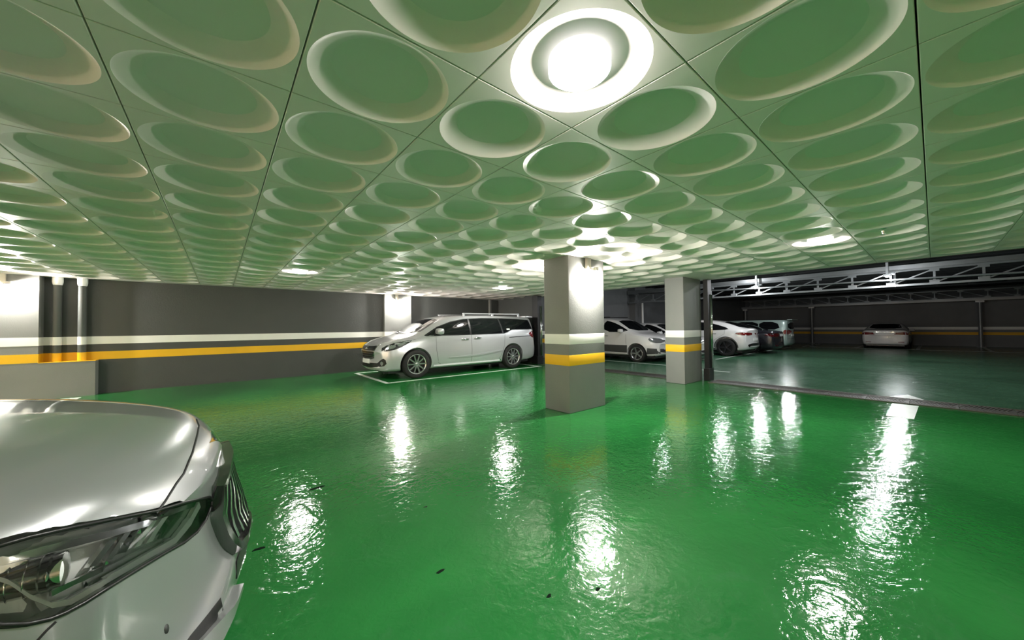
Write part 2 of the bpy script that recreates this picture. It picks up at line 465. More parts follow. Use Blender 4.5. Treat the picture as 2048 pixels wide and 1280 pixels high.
# ------------------------------------------------------------------ pipes on the ledge
for x, lab in ((-2.455, 'grey drain pipe standing on the ledge next to the bright pier'), (-2.14, 'grey drain pipe standing on the ledge end away from the bright pier')):
    r = empty('drain_pipe', (x, 10.99, 0.70)); tag(r, lab, 'pipe', 'two drain pipes on the ledge')
    b = BM(); atube(b, [(0, 0, 0.0), (0, 0, 1.45), (0, 0, 1.62)], 0.058, 20); p = obj('riser', b, M_PIPE, r, smooth=True, sharp=50)
    for nm, m, z0, z1 in (('white_band', M_WHITE, Z_W0, Z_W1), ('yellow_band', M_YELLOW, Z_Y0 + .001, Z_Y1)):
        b = BM(); atube(b, [(0, 0, z0 - .7), (0, 0, z1 - .7)], 0.0595, 20); obj(nm, b, m, p, smooth=True, sharp=50)
    b = BM(); alathe(b, [(0.058, 1.50), (0.066, 1.52), (0.072, 1.56), (0.072, 1.655), (0.058, 1.655)], 20); obj('collar', b, M_LAMPWHITE, r, smooth=True, sharp=40)

# ------------------------------------------------------------------ shutter rails at the openings
def shutter(x, y, w_, label, ztop=CEIL):
    r = empty('shutter_guide_rail', (x, y, 0)); tag(r, label, 'shutter rail', 'black shutter guide rails')
    obj('channel', box(-0.10, 0.10, -w_ / 2, w_ / 2, 0, ztop), M_BLACKMET, r)
    obj('foot', box(-0.13, 0.13, -w_ / 2 - .015, w_ / 2 + .01, 0, 0.28, .006), M_BLACK, r)
    for dy in (-w_ / 2 - .012,):
        b = BM(); atube(b, [(0.03, dy, .28), (0.03, dy, ztop - .35)], 0.014, 10); obj('rail', b, M_CHROME, r, smooth=True)
        b = BM(); atube(b, [(0.085, dy, .28), (0.085, dy, ztop - .35)], 0.014, 10); obj('rail', b, M_CHROME, r, smooth=True)
    return r
shutter(8.82, 3.405, 0.10, 'black shutter rail with shiny tubes beside the far column')
shutter(8.50, 8.86, 0.28, 'black shutter rail behind the minivan tail')

# ------------------------------------------------------------------ trench grate
gr = empty('trench_grate', (8.42, 0, 0)); tag(gr, 'long steel trench grate across the green floor', 'grate')
def grate_mesh(L):
    bm = BM(); abox(bm, 0, 0.56, 0.004, L - 0.004, 0.0, 0.006)
    n = 12
    for k in range(n):
        y = 0.02 + (L - .04) * k / n
        abar(bm, (0.05, y, .008), (0.27, y + .06, .008), .016, .010)
        abar(bm, (0.29, y + .06, .008), (0.51, y, .008), .016, .010)
    abar(bm, (0.015, .004, .008), (0.015, L - .004, .008), .03, .014)
    abar(bm, (0.545, .004, .008), (0.545, L - .004, .008), .03, .014)
    me = bpy.data.meshes.new('grate_panel'); bmesh.ops.recalc_face_normals(bm, faces=bm.faces); bm.to_mesh(me); bm.free(); me.materials.append(M_GRATE); return me
MG = grate_mesh(0.5)
for k in range(31):
    y = 3.28 - 0.5 * (k + 1)
    if y > -6.6: obj_data('grate_panel', MG, gr, (0, y, 0.0005))
gr2 = empty('trench_grate', (8.30, 0, 0)); tag(gr2, 'short steel trench grate between the two columns in front of the white people carrier', 'grate')
for k in range(9):
    obj_data('grate_panel', MG, gr2, (0, 4.0 + 0.5 * k, 0.0005))

# ------------------------------------------------------------------ floor markings
def slope_box(pts, name, parent=None, z=0.0018):
    """thin painted polygon lying on the floor"""
    bm = BM()
    top = [bm.verts.new((x, y, fz(x) + z)) for x, y in pts]
    bot = [bm.verts.new((x, y, fz(x) + 0.0002)) for x, y in pts]
    n = len(pts)
    bm.faces.new(top); bm.faces.new(bot[::-1])
    for k in range(n): bm.faces.new((bot[k], bot[(k + 1) % n], top[(k + 1) % n], top[k]))
    bmesh.ops.recalc_face_normals(bm, faces=bm.faces)
    return obj(name, bm, M_LINE, parent)
def rect(x0, x1, y0, y1): return [(x0, y0), (x1, y0), (x1, y1), (x0, y1)]
bay = empty('parking_bay_outline', (0, 0, 0)); tag(bay, 'white painted bay outline around the silver minivan', 'floor marking')
for p in (rect(2.97, 8.05, 8.18, 8.28), rect(2.97, 3.07, 8.28, 10.62), rect(2.97, 8.05, 10.62, 10.72), rect(7.95, 8.05, 8.28, 10.62)):
    slope_box(p, 'line', bay)
bay = empty('parking_bay_outline', (0, 0, 0)); tag(bay, 'white painted bay corner on the floor below the wall ledge', 'floor marking')
for p in (rect(-7.2, -2.08, 8.18, 8.28), rect(-2.2, -2.08, 8.28, 10.70), rect(-7.2, -2.2, 10.62, 10.72)):
    slope_box(p, 'line', bay)
BL = ['around the white people carrier', 'beside the white car hidden by the far column', 'under the white coupe style SUV', 'under the dark slate sedan', 'under the pale green van']
for k in range(5):
    x0 = 11.2 + 3.1 * k; x1 = x0 + 3.1
    bay = empty('parking_bay_outline', (x0, 0, 0)); tag(bay, 'white painted bay lines ' + BL[k], 'floor marking', 'bays of the car row')
    y0, y1 = 5.36 + (x0 - 14.7) * .0205, 5.36 + (x1 - 14.7) * .0205
    def loc_(P): return [(x - x0, y) for x, y in P]
    for P in ([rect(x0, x0 + .1, 5.62, 9.6)] + ([[(x0 + (.4 if k == 1 else 0), y0), (x1, y1), (x1, y1 + .12), (x0 + (.4 if k == 1 else 0), y0 + .1)]] if k else [])):
        o = slope_box(P, 'line', bay)
        o.location.x = -x0
bay = empty('parking_line', (10.79, 3.62, 0)); tag(bay, 'short white painted line beside the black shutter rail', 'floor marking')
o = slope_box(rect(10.72, 10.86, 3.62, 5.3), 'line', bay); o.location = (-10.79, -3.62, 0)
bay = empty('parking_bay_outline', (28.1, 0, 0)); tag(bay, 'white painted bay lines along the far wall around the white sedan', 'floor marking')
for P in [rect(28.1, 28.25, -11, 5.0)] + [[(28.25, y - .07), (33.95, y - .07), (33.95, y + .07), (28.25, y + .07)] for y in [5.31 - 2.36 * k for k in range(7)]]:
    o = slope_box(P, 'line', bay); o.location.x = -28.1
arr = empty('painted_arrow', (7.8, 0.3, 0)); tag(arr, 'white painted floor arrow cut by the trench grate', 'floor marking')
slope_box([(-.62, -.10), (.56, -.12), (.56, .16), (-.62, .16)], 'shaft', arr)
slope_box([(1.22, -.20), (1.75, .03), (1.22, .26)], 'head', arr)
# small dark chips in the floor coating
for k, (px_, py_, s) in enumerate(((880, 1143, .030), (1098, 1192, .022), (633, 976, .06), (851, 1014, .022), (1195, 1178, .022), (518, 1098, .035))):
    d = pray(px_, py_); t = -CAMH / d.z; P = CAM + d * t
    bm = BM(); rr = random.Random(k); pts = []
    for q in range(9):
        a = 2 * math.pi * q / 9; rad = s * (0.5 + 0.6 * rr.random())
        pts.append((P.x + rad * math.cos(a), P.y + 0.45 * rad * math.sin(a)))
    o = slope_box(pts, 'floor_chip', None, 0.001); o.data.materials[0] = M_STAIN
    tag(o, ['dark oval chip in the open green floor', 'small dark chip in the floor near a lamp reflection', 'long dark scuff in the floor beside the sedan nose', 'tiny faint dark chip in the floor beyond the oval chip', 'small dark chip inside a lamp reflection on the floor', 'faint dark mark on the floor under the sedan grille'][k], 'floor mark')

# ------------------------------------------------------------------ annex steelwork
def truss(x, ys, zb, zt, hb, label, beam=None, flip=1, y0=-11.9, y1=10.4, m=None):
    m = m or M_STEEL
    r = empty('steel_truss', (x, 0, 0)); tag(r, label, 'truss', 'steel roof trusses of the annex')
    obj('bottom_chord', box(-.05, .05, y0, y1, zb, zb + hb), m, r)
    obj('top_chord', box(-.05, .05, y0, y1, zt, zt + .06), m, r)
    if beam: obj('deep_beam', box(-.06, .06, y0, y1, beam[0], beam[1]), M_GALV, r)
    for y in ys:
        b = BM(); abar(b, (0, y, zb + hb), (0, y, zt), .05, .04); obj('upright', b, m, r)
        obj('gusset', box(-.055, .055, y - .10, y + .10, zb + hb - .01, zb + hb + .08), m, r)
        obj('gusset', box(-.055, .055, y - .10, y + .10, zt - .07, zt + .01), m, r)
    for a, c in zip(ys[:-1], ys[1:]):
        p, q = ((0, a, zb + hb), (0, c, zt)) if flip > 0 else ((0, c, zb + hb), (0, a, zt))
        b = BM(); abar(b, p, q, .035, .035); obj('diagonal', b, m, r)
    return r
ys1 = [9.9 - .903 * k for k in range(24)]
t1 = truss(16.7, ys1, 2.46, 2.93, .06, 'bright steel truss with deep beam and lamps across the annex opening', beam=(2.995, 3.13))
b = BM(); atube(b, [(-.12, 9.7, 2.92), (-.12, 5.5, 2.77), (-.12, 1.7, 2.69), (-.12, -3, 2.60), (-.12, -11, 2.55)], .03, 10); obj('conduit', b, M_STEEL, t1, smooth=True)
ys2 = [9.75 - .98 * k for k in range(22)]
t2 = truss(34.0, ys2, 2.56, 3.18, .18, 'dim steel truss along the far annex wall', flip=-1)
t3 = truss(25.4, [9.9 - 1.0 * k for k in range(21)], 2.95, 3.30, .05, 'dark roof truss midway across the annex', m=M_ROOF)
for y, lab in ((10.2, 'thin steel post by the far corner behind the dark car'), (5.87, 'thin steel post between the pale green van and the white sedan'), (-1.73, 'thin steel post standing at the far wall to the right of the white sedan'), (-9.3, 'thin steel post at the far wall outside the view')):
    r = empty('steel_post', (34.2, y, fz(34.2))); tag(r, lab, 'post', 'steel posts under the far truss')
    b = BM(); atube(b, [(0, 0, 0.01), (0, 0, 2.56 - fz(34.2) + .02)], .085, 12); obj('tube', b, M_STEEL, r, smooth=True, sharp=50)
    obj('base_plate', box(-.16, .16, -.16, .16, 0, .015), M_STEEL, r)
    obj('cap_plate', box(-.12, .12, -.16, .16, 2.56 - fz(34.2) - .1, 2.56 - fz(34.2)), M_LAMPWHITE, r)
r = empty('steel_post', (17.0, 9.75, fz(17.0))); tag(r, 'thin white post behind the people carrier windscreen', 'post', 'steel posts under the far truss')
b = BM(); atube(b, [(0, 0, 0), (0, 0, 2.52)], .05, 12); obj('tube', b, M_LAMPWHITE, r, smooth=True, sharp=50)
# floodlights
M_FLOODLENS = mat('flood_lens', (1, 1, 1), 0.4, emit=((0.96, 0.98, 1.0), E_FLOOD))
def flood(x, y, z, label):
    r = empty('flood_lamp', (x, y, z)); tag(r, label, 'flood lamp', 'flood lamps of the annex')
    obj('bracket', box(-.03, .03, -.03, .03, .05, 3.505 - z), M_GALV, r)
    obj('body', box(-.07, .07, -.09, .09, 0.0, .07, .008), M_GALV, r)
    b = BM(); alathe(b, [(0.045, 0.004), (0.04, -0.025), (0.02, -0.04), (0, -0.042)], 16); bmesh.ops.recalc_face_normals(b, faces=b.faces)
    obj('lens', b, M_FLOODLENS, r, smooth=True)
for x, y, z, lab in ((16.42, .93, 2.80, 'lit lamp high on the bright truss above the white sedan'), (16.42, 4.50, 2.77, 'lit lamp high on the bright truss next to the shutter rail'),
                     (19.9, .93, 2.72, 'lit lamp just below the bright truss above the white sedan'), (20.8, 4.50, 2.80, 'lit lamp just below the bright truss above the parked cars'),
                     (13.2, .93, 2.95, 'annex lamp hidden above the ceiling edge'), (10.6, .93, 2.95, 'annex lamp hidden above the ceiling edge'),
                     (10.4, 5.2, 2.95, 'annex lamp hidden above the ceiling edge'), (14.6, 5.2, 3.25, 'annex lamp hidden above the ceiling edge')):
    flood(x, y, z, lab)
# sprinkler head on the ceiling
d = pray(1766, 464); t = (CEIL - CAMH) / d.z; P = CAM + d * t
r = empty('sprinkler_head', (P.x, P.y, CEIL + DEP)); tag(r, 'small chrome sprinkler head in a ceiling dish near the edge lamp', 'sprinkler')
b = BM(); alathe(b, [(0.0, 0), (.035, 0), (.035, -.006), (.012, -.012), (.012, -.045), (.006, -.06), (.006, -.075)], 16); obj('body', b, M_CHROME, r, smooth=True, sharp=30)
b = BM(); alathe(b, [(0, -.074), (.026, -.074), (.026, -.078), (0, -.080)], 16); obj('deflector', b, M_CHROME, r, smooth=True, sharp=30)
# ------------------------------------------------------------------ cars
def hermite(P, n):
    """monotone-limited cubic through the list of vectors P (index parameter), n samples per span"""
    N = len(P); D = len(P[0]); out = []
    m = [[0.0] * D for _ in range(N)]
    for d in range(D):
        for i in range(N):
            if i == 0: s = P[1][d] - P[0][d]
            elif i == N - 1: s = P[-1][d] - P[-2][d]
            else:
                a, b = P[i][d] - P[i - 1][d], P[i + 1][d] - P[i][d]
                s = 0.0 if a * b <= 0 else 3 * a * b / (a + b + 0.5 * abs(a + b) + 1e-12) if False else 2 * a * b / (a + b)
            m[i][d] = s
    for i in range(N - 1):
        for k in range(n):
            t = k / n; t2, t3 = t * t, t * t * t
            out.append([(2 * t3 - 3 * t2 + 1) * P[i][d] + (t3 - 2 * t2 + t) * m[i][d] + (-2 * t3 + 3 * t2) * P[i + 1][d] + (t3 - t2) * m[i + 1][d] for d in range(D)])
    out.append(list(P[-1]))
    return out

def car_body(rows, bow_f, bow_r, ns=4, nk=4, keyfn=None):
    """rows: rear to front, (x, lean, zb, wr, wm, zm, wb, zbelt, wt, zt, zc)"""
    ctrl = []
    xf, xr = rows[-1][0], rows[0][0]
    Wm = max(r[6] for r in rows)
    for (x, lean, zb, wr, wm, zm, wb, zl, wt, zt, zc) in rows:
        keys = [(0, zb), (wr * .8, zb), (wr, zb + .05), (wm, zm), (wb, zl), (wt + (wb - wt) * .18, zt - (zt - zl) * .12), (wt - .05, zt + (zc - zt) * .30), (wt * .5, zc - (zc - zt) * .18), (0, zc)]
        ring = []
        ff = min(max((x - (xf - 1.25)) / 1.25, 0), 1) ** 1.5; fr = min(max(((xr + .9) - x) / .9, 0), 1) ** 1.5
        for y, z in keys:
            q = (y / Wm) ** 2
            ring.append((x + lean * (z - zb) - bow_f * ff * (0.45 * q + 0.55 * q * q) + bow_r * fr * q, y, z))
        ctrl.append(ring)
    # interpolate along keys, then along stations
    rings = [hermite(r, nk) for r in ctrl]
    nkk = len(rings[0])
    cols = [hermite([rings[i][k] for i in range(len(rings))], ns) for k in range(nkk)]
    grid = [[cols[k][i] for k in range(nkk)] for i in range(len(cols[0]))]
    # caps: concentric rings towards the middle of the end faces
    def cap(ring, sgn):
        zc = (ring[0][2] + ring[-1][2]) / 2
        xm = sum(p[0] for p in ring) / len(ring)
        x0a, x0b = ring[0][0], ring[-1][0]
        res = []
        for s in (0.93, 0.75, 0.5, 0.25, 0.0):
            rr = []
            for p in ring:
                zz = zc + (p[2] - zc) * s
                tz = (zz - ring[0][2]) / max(ring[-1][2] - ring[0][2], 1e-6)
                xc = x0a + (x0b - x0a) * tz
                rr.append((xc + (p[0] - xc) * s ** 1.5 + sgn * .012 * (1 - s), p[1] * s, zz))
            res.append(rr)
        return res
    grid = cap(grid[0], -1)[::-1] + grid + cap(grid[-1], 1)
    bm = BM(); V = []
    for ring in grid:
        row = []
        n = len(ring)
        full = [(x, y, z) for x, y, z in ring] + [(x, -y, z) for x, y, z in ring[-2:0:-1]]
        V.append([bm.verts.new(p) for p in full])
    n = len(V[0])
    for i in range(len(V) - 1):
        for k in range(n):
            bm.faces.new((V[i][k], V[i][(k + 1) % n], V[i + 1][(k + 1) % n], V[i + 1][k]))
    bmesh.ops.remove_doubles(bm, verts=bm.verts, dist=1e-4)
    bmesh.ops.recalc_face_normals(bm, faces=bm.faces)
    return bm

def bool_cut(o, cutter_bms):
    """cut closed bmeshes out of object o (no operators)"""
    tmp = []
    for cb in cutter_bms:
        me = bpy.data.meshes.new('cut'); bmesh.ops.recalc_face_normals(cb, faces=cb.faces); cb.to_mesh(me); cb.free()
        c = bpy.data.objects.new('cut', me); COL.objects.link(c)
        c.parent = o.parent
        md = o.modifiers.new('b', 'BOOLEAN'); md.operation = 'DIFFERENCE'; md.object = c; md.solver = 'EXACT'
        tmp.append(c)
    bpy.context.view_layer.update()
    dg = bpy.context.evaluated_depsgraph_get()
    me2 = bpy.data.meshes.new_from_object(o.evaluated_get(dg))
    o.modifiers.clear(); old = o.data; o.data = me2
    for c in tmp:
        m = c.data; bpy.data.objects.remove(c); bpy.data.meshes.remove(m)
    me2.polygons.foreach_set('use_smooth', [True] * len(me2.polygons))
    me2.set_sharp_from_angle(angle=math.radians(32))
    bpy.data.meshes.remove(old)

def chaikin(P, n=2, closed=True, keep=()):
    for _ in range(n):
        Q = []; N = len(P)
        for i in range(N if closed else N - 1):
            a, b = P[i], P[(i + 1) % N]
            Q += [(a[0] * .75 + b[0] * .25, a[1] * .75 + b[1] * .25), (a[0] * .25 + b[0] * .75, a[1] * .25 + b[1] * .75)]
        if not closed: Q = [P[0]] + Q + [P[-1]]
        P = Q
    return P

def patch_bm(bvh, poly, ray, cell, off, rim=0.012, soft=1):
    """skin a 2-D polygon onto the body; ray(u, v) -> origin, direction"""
    if soft: poly = chaikin(poly, soft)
    bm = BM()
    bm.faces.new([bm.verts.new((u, v, 0)) for u, v in poly])
    us = [p[0] for p in poly]; vs = [p[1] for p in poly]
    for lo, hi, no in ((min(us), max(us), (1, 0, 0)), (min(vs), max(vs), (0, 1, 0))):
        k = max(1, int((hi - lo) / cell))
        for q in range(1, k):
            c = lo + (hi - lo) * q / k
            bmesh.ops.bisect_plane(bm, geom=bm.verts[:] + bm.edges[:] + bm.faces[:], plane_co=(c * no[0], c * no[1], 0), plane_no=no)
    last = None; nrm = {}
    miss = []
    for v_ in bm.verts:
        o, d = ray(v_.co.x, v_.co.y)
        hit, n, idx, dist = bvh.ray_cast(o, d)
        if hit is None: miss.append((v_, o, d)); continue
        if n.dot(d) > 0: n = -n
        v_.co = hit + n * off; nrm[v_] = n
    for v_, o, d in miss:
        # nearest body point to the ray's closest approach
        best = None
        for s in range(1, 60):
            p = o + d * (s * 0.1)
            h, n, i_, ds = bvh.find_nearest(p)
            if best is None or ds < best[0]: best = (ds, h, n)
        n = best[2]
        if n.dot(d) > 0.3: n = -n
        v_.co = best[1] + n * off; nrm[v_] = n
    bmesh.ops.triangulate(bm, faces=[f for f in bm.faces if len(f.verts) > 4])
    # make faces look outward
    f0 = max(bm.faces, key=lambda f: f.calc_area())
    bmesh.ops.recalc_face_normals(bm, faces=bm.faces)
    f0.normal_update()
    if sum(f.normal.dot(nrm[f.verts[0]]) * f.calc_area() for f in bm.faces if f.verts[0] in nrm) < 0:
        bmesh.ops.reverse_faces(bm, faces=bm.faces)
    if rim:
        be = [e for e in bm.edges if len(e.link_faces) == 1]
        low = {}
        for e in be:
            for v_ in e.verts:
                if v_ not in low: low[v_] = bm.verts.new(v_.co - nrm[v_] * rim)
        for e in be:
            a, b = e.verts
            f = e.link_faces[0]; L = list(f.verts)
            ia, ib = L.index(a), L.index(b)
            if (ia + 1) % len(L) == ib: a, b = b, a
            bm.faces.new((a, b, low[b], low[a]))
    return bm

def side_ray(sg): return lambda u, v: (Vector((u, sg * 3.0, v)), Vector((0, -sg, 0)))
def front_ray(u, v): return (Vector((6.0, u, v)), Vector((-1, 0, 0)))
def rear_ray(u, v): return (Vector((-6.0, u, v)), Vector((1, 0, 0)))
def top_ray(u, v): return (Vector((u, v, 4.0)), Vector((0, 0, -1)))

def seam_bm(bvh, pts, ray, r=0.004, n=6, off=0.0):
    """thin dark groove line along the surface"""
    P = []
    for (a, b) in zip(pts[:-1], pts[1:]):
        for k in range(n):
            t = k / n; P.append((a[0] + (b[0] - a[0]) * t, a[1] + (b[1] - a[1]) * t))
    P.append(pts[-1]); W = []
    for u, v in P:
        o, d = ray(u, v); h, nn_, i_, ds = bvh.ray_cast(o, d)
        if h is not None:
            if nn_.dot(d) > 0: nn_ = -nn_
            W.append(h + nn_ * off)
    if len(W) < 2: return None
    return atube(BM(), W, r, 6)

def bvh_of(o):
    bm = BM(); bm.from_mesh(o.data); t = BVHTree.FromBMesh(bm); bm.free(); return t

WHEELS = {}
M_TYRE = mat('tyre_rubber', (0.010, 0.010, 0.010), 0.75)
M_ALLOY = mat('alloy_rim', (0.62, 0.63, 0.64), 0.22, metal=0.9)
M_DARKRIM = mat('dark_rim', (0.05, 0.05, 0.055), 0.3, metal=0.6)
def wheel_meshes(R, W_, spokes, key, rim_r, dark=False):
    if key in WHEELS: return WHEELS[key]
    b = BM()
    alathe(b, [(rim_r, -W_ / 2 + .02), (rim_r + .012, -W_ / 2 + .004), (R - .04, -W_ / 2), (R - .012, -W_ / 2 + .015), (R, -W_ / 2 + .05), (R, W_ / 2 - .05), (R - .012, W_ / 2 - .015), (R - .04, W_ / 2), (rim_r + .012, W_ / 2 - .004), (rim_r, W_ / 2 - .02), (rim_r, -W_ / 2 + .02)], 40, axis='y')
    bmesh.ops.recalc_face_normals(b, faces=b.faces)
    t = bpy.data.meshes.new('tyre'); b.to_mesh(t); b.free(); t.materials.append(M_TYRE)
    t.polygons.foreach_set('use_smooth', [True] * len(t.polygons)); t.set_sharp_from_angle(angle=math.radians(40))
    # rim faces +y
    b = BM()
    alathe(b, [(rim_r, -W_ / 2 + .02), (rim_r - .01, -W_ / 2 + .02), (rim_r - .03, W_ / 2 - .06), (rim_r - .022, W_ / 2 - .03), (rim_r - .004, W_ / 2 - .012), (rim_r + .004, W_ / 2 - .016), (rim_r, W_ / 2 - .03)], 40, axis='y')
    hub = rim_r * .2
    alathe(b, [(0, W_ / 2 - .02), (hub * .6, W_ / 2 - .022), (hub, W_ / 2 - .035), (hub * 1.1, W_ / 2 - .07), (0, W_ / 2 - .08)], 24, axis='y')
    for k in range(spokes):
        a = 2 * math.pi * k / spokes
        ca, sa = math.cos(a), math.sin(a)
        tw = (-sa, ca)
        w0, w1 = hub * (.36 if spokes > 7 else .55), hub * (.30 if spokes > 7 else .5)
        r0, r1 = hub * .7, rim_r - .012
        y0, y1 = W_ / 2 - .028, W_ / 2 - .022
        vs = []
        for (r_, w_, yy) in ((r0, w0, y0), (r1, w1, y1)):
            for s, dy in ((-1, 0), (1, 0), (1.3, -.03), (-1.3, -.03)):
                vs.append(b.verts.new((r_ * ca + tw[0] * w_ * s, yy + dy, r_ * sa + tw[1] * w_ * s)))
        for f in ((0, 1, 5, 4), (1, 2, 6, 5), (2, 3, 7, 6), (3, 0, 4, 7), (3, 2, 1, 0), (4, 5, 6, 7)):
            b.faces.new([vs[i] for i in f])
    bmesh.ops.recalc_face_normals(b, faces=b.faces)
    r = bpy.data.meshes.new('rim'); b.to_mesh(r); b.free(); r.materials.append(M_DARKRIM if dark else M_ALLOY)
    r.polygons.foreach_set('use_smooth', [True] * len(r.polygons)); r.set_sharp_from_angle(angle=math.radians(30))
    b = BM(); alathe(b, [(0, -.02), (rim_r - .03, -.02), (rim_r - .03, .01), (0, .01)], 28, axis='y')
    bmesh.ops.recalc_face_normals(b, faces=b.faces)
    d = bpy.data.meshes.new('brake_disc'); b.to_mesh(d); b.free(); d.materials.append(M_BLACK)
    WHEELS[key] = (t, r, d)
    return WHEELS[key]
def add_wheels(root, xs, track, R, W_=.22, spokes=5, key='std', rim_f=.70, dark=False):
    t, r, d = wheel_meshes(R, W_, spokes, key, R * rim_f, dark)
    for x in xs:
        for s in (-1, 1):
            w_ = obj_data('wheel', t, root, (x, s * track, R + .001))
            obj_data('rim', r, w_, rot=(0, 0, 0 if s > 0 else math.pi))
            obj_data('brake_disc', d, w_)
def wheel_cut(x, R, hw):
    res = []
    for s in (-1, 1):
        b = BM(); y0, y1 = s * (hw - .30), s * (hw + .25)
        alathe(b, [(0, min(y0, y1)), (R, min(y0, y1)), (R, max(y0, y1)), (0, max(y0, y1))], 44, axis='y', center=(x, 0, R - .055))
        res.append(b)
    return res

M_TINT = mat('dark_tinted_glass', (0.006, 0.007, 0.008), 0.04, spec=0.6)
M_SEAM = mat('panel_gap', (0.015, 0.015, 0.016), 0.6)
M_REDLENS = mat('red_tail_lens', (0.16, 0.006, 0.008), 0.08, coat=1.0)
M_CLEARLENS = mat('headlamp_lens', (0.42, 0.44, 0.45), 0.10, metal=0.7, coat=1.0)
M_PLATE = mat('number_plate', (0.72, 0.73, 0.72), 0.45)
M_SILVER = mat('silver_car_paint', (0.58, 0.59, 0.61), 0.28, metal=0.5, coat=1.0)
M_SILVER2 = mat('bright_silver_car_paint', (0.37, 0.38, 0.39), 0.32, metal=0.5, coat=1.0)
M_CARWHITE = mat('white_car_paint', (0.70, 0.70, 0.70), 0.3, coat=1.0)
M_CARDARK = mat('dark_slate_car_paint', (0.045, 0.047, 0.06), 0.25, metal=0.4, coat=1.0)
M_MINT = mat('pale_green_car_paint', (0.36, 0.47, 0.44), 0.3, metal=0.2, coat=1.0)
M_TRIM = mat('plain_dark_grey', (0.05, 0.052, 0.052), 0.5)

class Car:
    def __init__(s, name, label, rows, bow_f, bow_r, paint, wheels, R, track, loc, rz, group='parked cars', **kw):
        s.root = empty(name, loc, rz); tag(s.root, label, 'car', group)
        hw = max(r[6] for r in rows)
        s.body = obj('body', car_body(rows, bow_f, bow_r), paint, s.root, smooth=True, sharp=45)
        s.bvh0 = bvh_of(s.body)
        cuts = []
        for x in wheels: cuts += wheel_cut(x, R + .055, hw)
        cuts += kw.get('cuts', [])
        bool_cut(s.body, cuts)
        s.bvh = s.bvh0
        add_wheels(s.root, wheels, track, R, kw.get('tw', .22), kw.get('spokes', 5), kw.get('wkey', 'std'), kw.get('rim_f', .70), kw.get('dark', False))
        s.paint = paint; s.hw = hw
    def side(s, name, poly, m, off=.003, sides=(-1, 1), cell=.07, parent=None, rim=.012, soft=1, smooth=True):
        for sg in sides:
            o = obj(name, patch_bm(s.bvh, poly, side_ray(sg), cell, off, rim, soft), m, parent or s.root, smooth=smooth, sharp=35)
        return o
    def proj(s, name, poly, m, ray, off=.003, cell=.07, parent=None, rim=.012, soft=1):
        return obj(name, patch_bm(s.bvh, poly, ray, cell, off, rim, soft), m, parent or s.root, smooth=True, sharp=35)
    def seam(s, pts, ray, r=.0035, name='panel_gap'):
        b = seam_bm(s.bvh, pts, ray, r)
        if b: obj(name, b, M_SEAM, s.root)
    def seam_sides(s, pts, r=.0035):
        for sg in (-1, 1): s.seam(pts, side_ray(sg), r)
    def mirrors(s, x, y, z, sz=(.09, .11, .07), m=None):
        for sg in (-1, 1):
            b = BM(); bmesh.ops.create_uvsphere(b, u_segments=16, v_segments=10, radius=1)
            for v_ in b.verts:
                c = v_.co; n = max(abs(c.x), abs(c.y), abs(c.z)); f = (1 / n) ** .45 if n else 1
                v_.co = Vector((c.x * f * sz[0] + (0.03 * abs(c.y)), c.y * f * sz[1], c.z * f * sz[2])) + Vector((x, sg * (y + sz[1] * .9), z))
            mi = obj('side_mirror', b, m or s.paint, s.root, smooth=True)
            b = BM(); abar(b, (x + .02, sg * (y - .06), z - sz[2] * .9), (x, sg * (y + .06), z - sz[2] * .75), .06, .03); obj('mirror_arm', b, M_BLACK, mi)
    def handle(s, x, z, ln=.18, m=None):
        for sg in (-1, 1):
            h, n, i_, d_ = s.bvh.ray_cast(Vector((x, sg * 3, z)), Vector((0, -sg, 0)))
            if h is None: continue
            y = h.y + sg * .025
            b = BM(); atube(b, [(x - ln / 2, y - sg * .03, z), (x - ln / 2 + .02, y, z), (x + ln / 2 - .02, y, z), (x + ln / 2, y - sg * .03, z)], .013, 8)
            obj('door_handle', b, m or M_CHROME, s.root, smooth=True)
    def underside(s, x0, x1, w_):
        obj('underbody', box(x0, x1, -w_, w_, .16, .34), M_BLACK, s.root)
# ------------------------------------------------------------------ silver minivan
#        x    lean  zb   wr   wm   zm    wb   zl    wt   zt    zc
MV = [(-2.72, .10, .36, .78, .87, .62, .86, 1.02, .70, 1.48, 1.55),
      (-2.62, .07, .27, .87, .94, .62, .92, 1.05, .74, 1.555, 1.62),
      (-2.32, .00, .22, .90, .965, .62, .95, 1.06, .76, 1.585, 1.645),
      (-1.70, .00, .20, .92, .985, .60, .965, 1.07, .77, 1.605, 1.665),
      (-0.80, .00, .20, .925, .985, .60, .965, 1.07, .77, 1.615, 1.675),
      (0.00, .00, .20, .925, .985, .60, .965, 1.06, .765, 1.60, 1.665),
      (0.55, .00, .20, .925, .985, .60, .96, 1.05, .75, 1.55, 1.625),
      (1.00, .00, .20, .925, .985, .60, .955, 1.03, .75, 1.40, 1.48),
      (1.45, .00, .20, .925, .985, .60, .945, 1.00, .78, 1.18, 1.25),
      (1.68, .00, .20, .92, .98, .60, .935, .98, .80, 1.08, 1.135),
      (1.95, .00, .20, .91, .975, .60, .92, .95, .80, 1.02, 1.075),
      (2.25, .00, .20, .89, .955, .58, .90, .90, .78, .95, 1.00),
      (2.43, .00, .21, .86, .925, .56, .87, .84, .75, .875, .92),
      (2.54, .00, .24, .81, .87, .52, .81, .76, .69, .79, .82),
      (2.59, .00, .30, .74, .80, .50, .74, .68, .62, .70, .72)]
mv = Car('minivan', 'silver minivan with roof rails and black tinted windows parked by the wall', MV, .27, .14, M_SILVER, (1.635, -1.565), .365, .885, (5.50, 9.43, 0), math.pi,
         spokes=10, wkey='minivan', tw=.235, rim_f=.70)
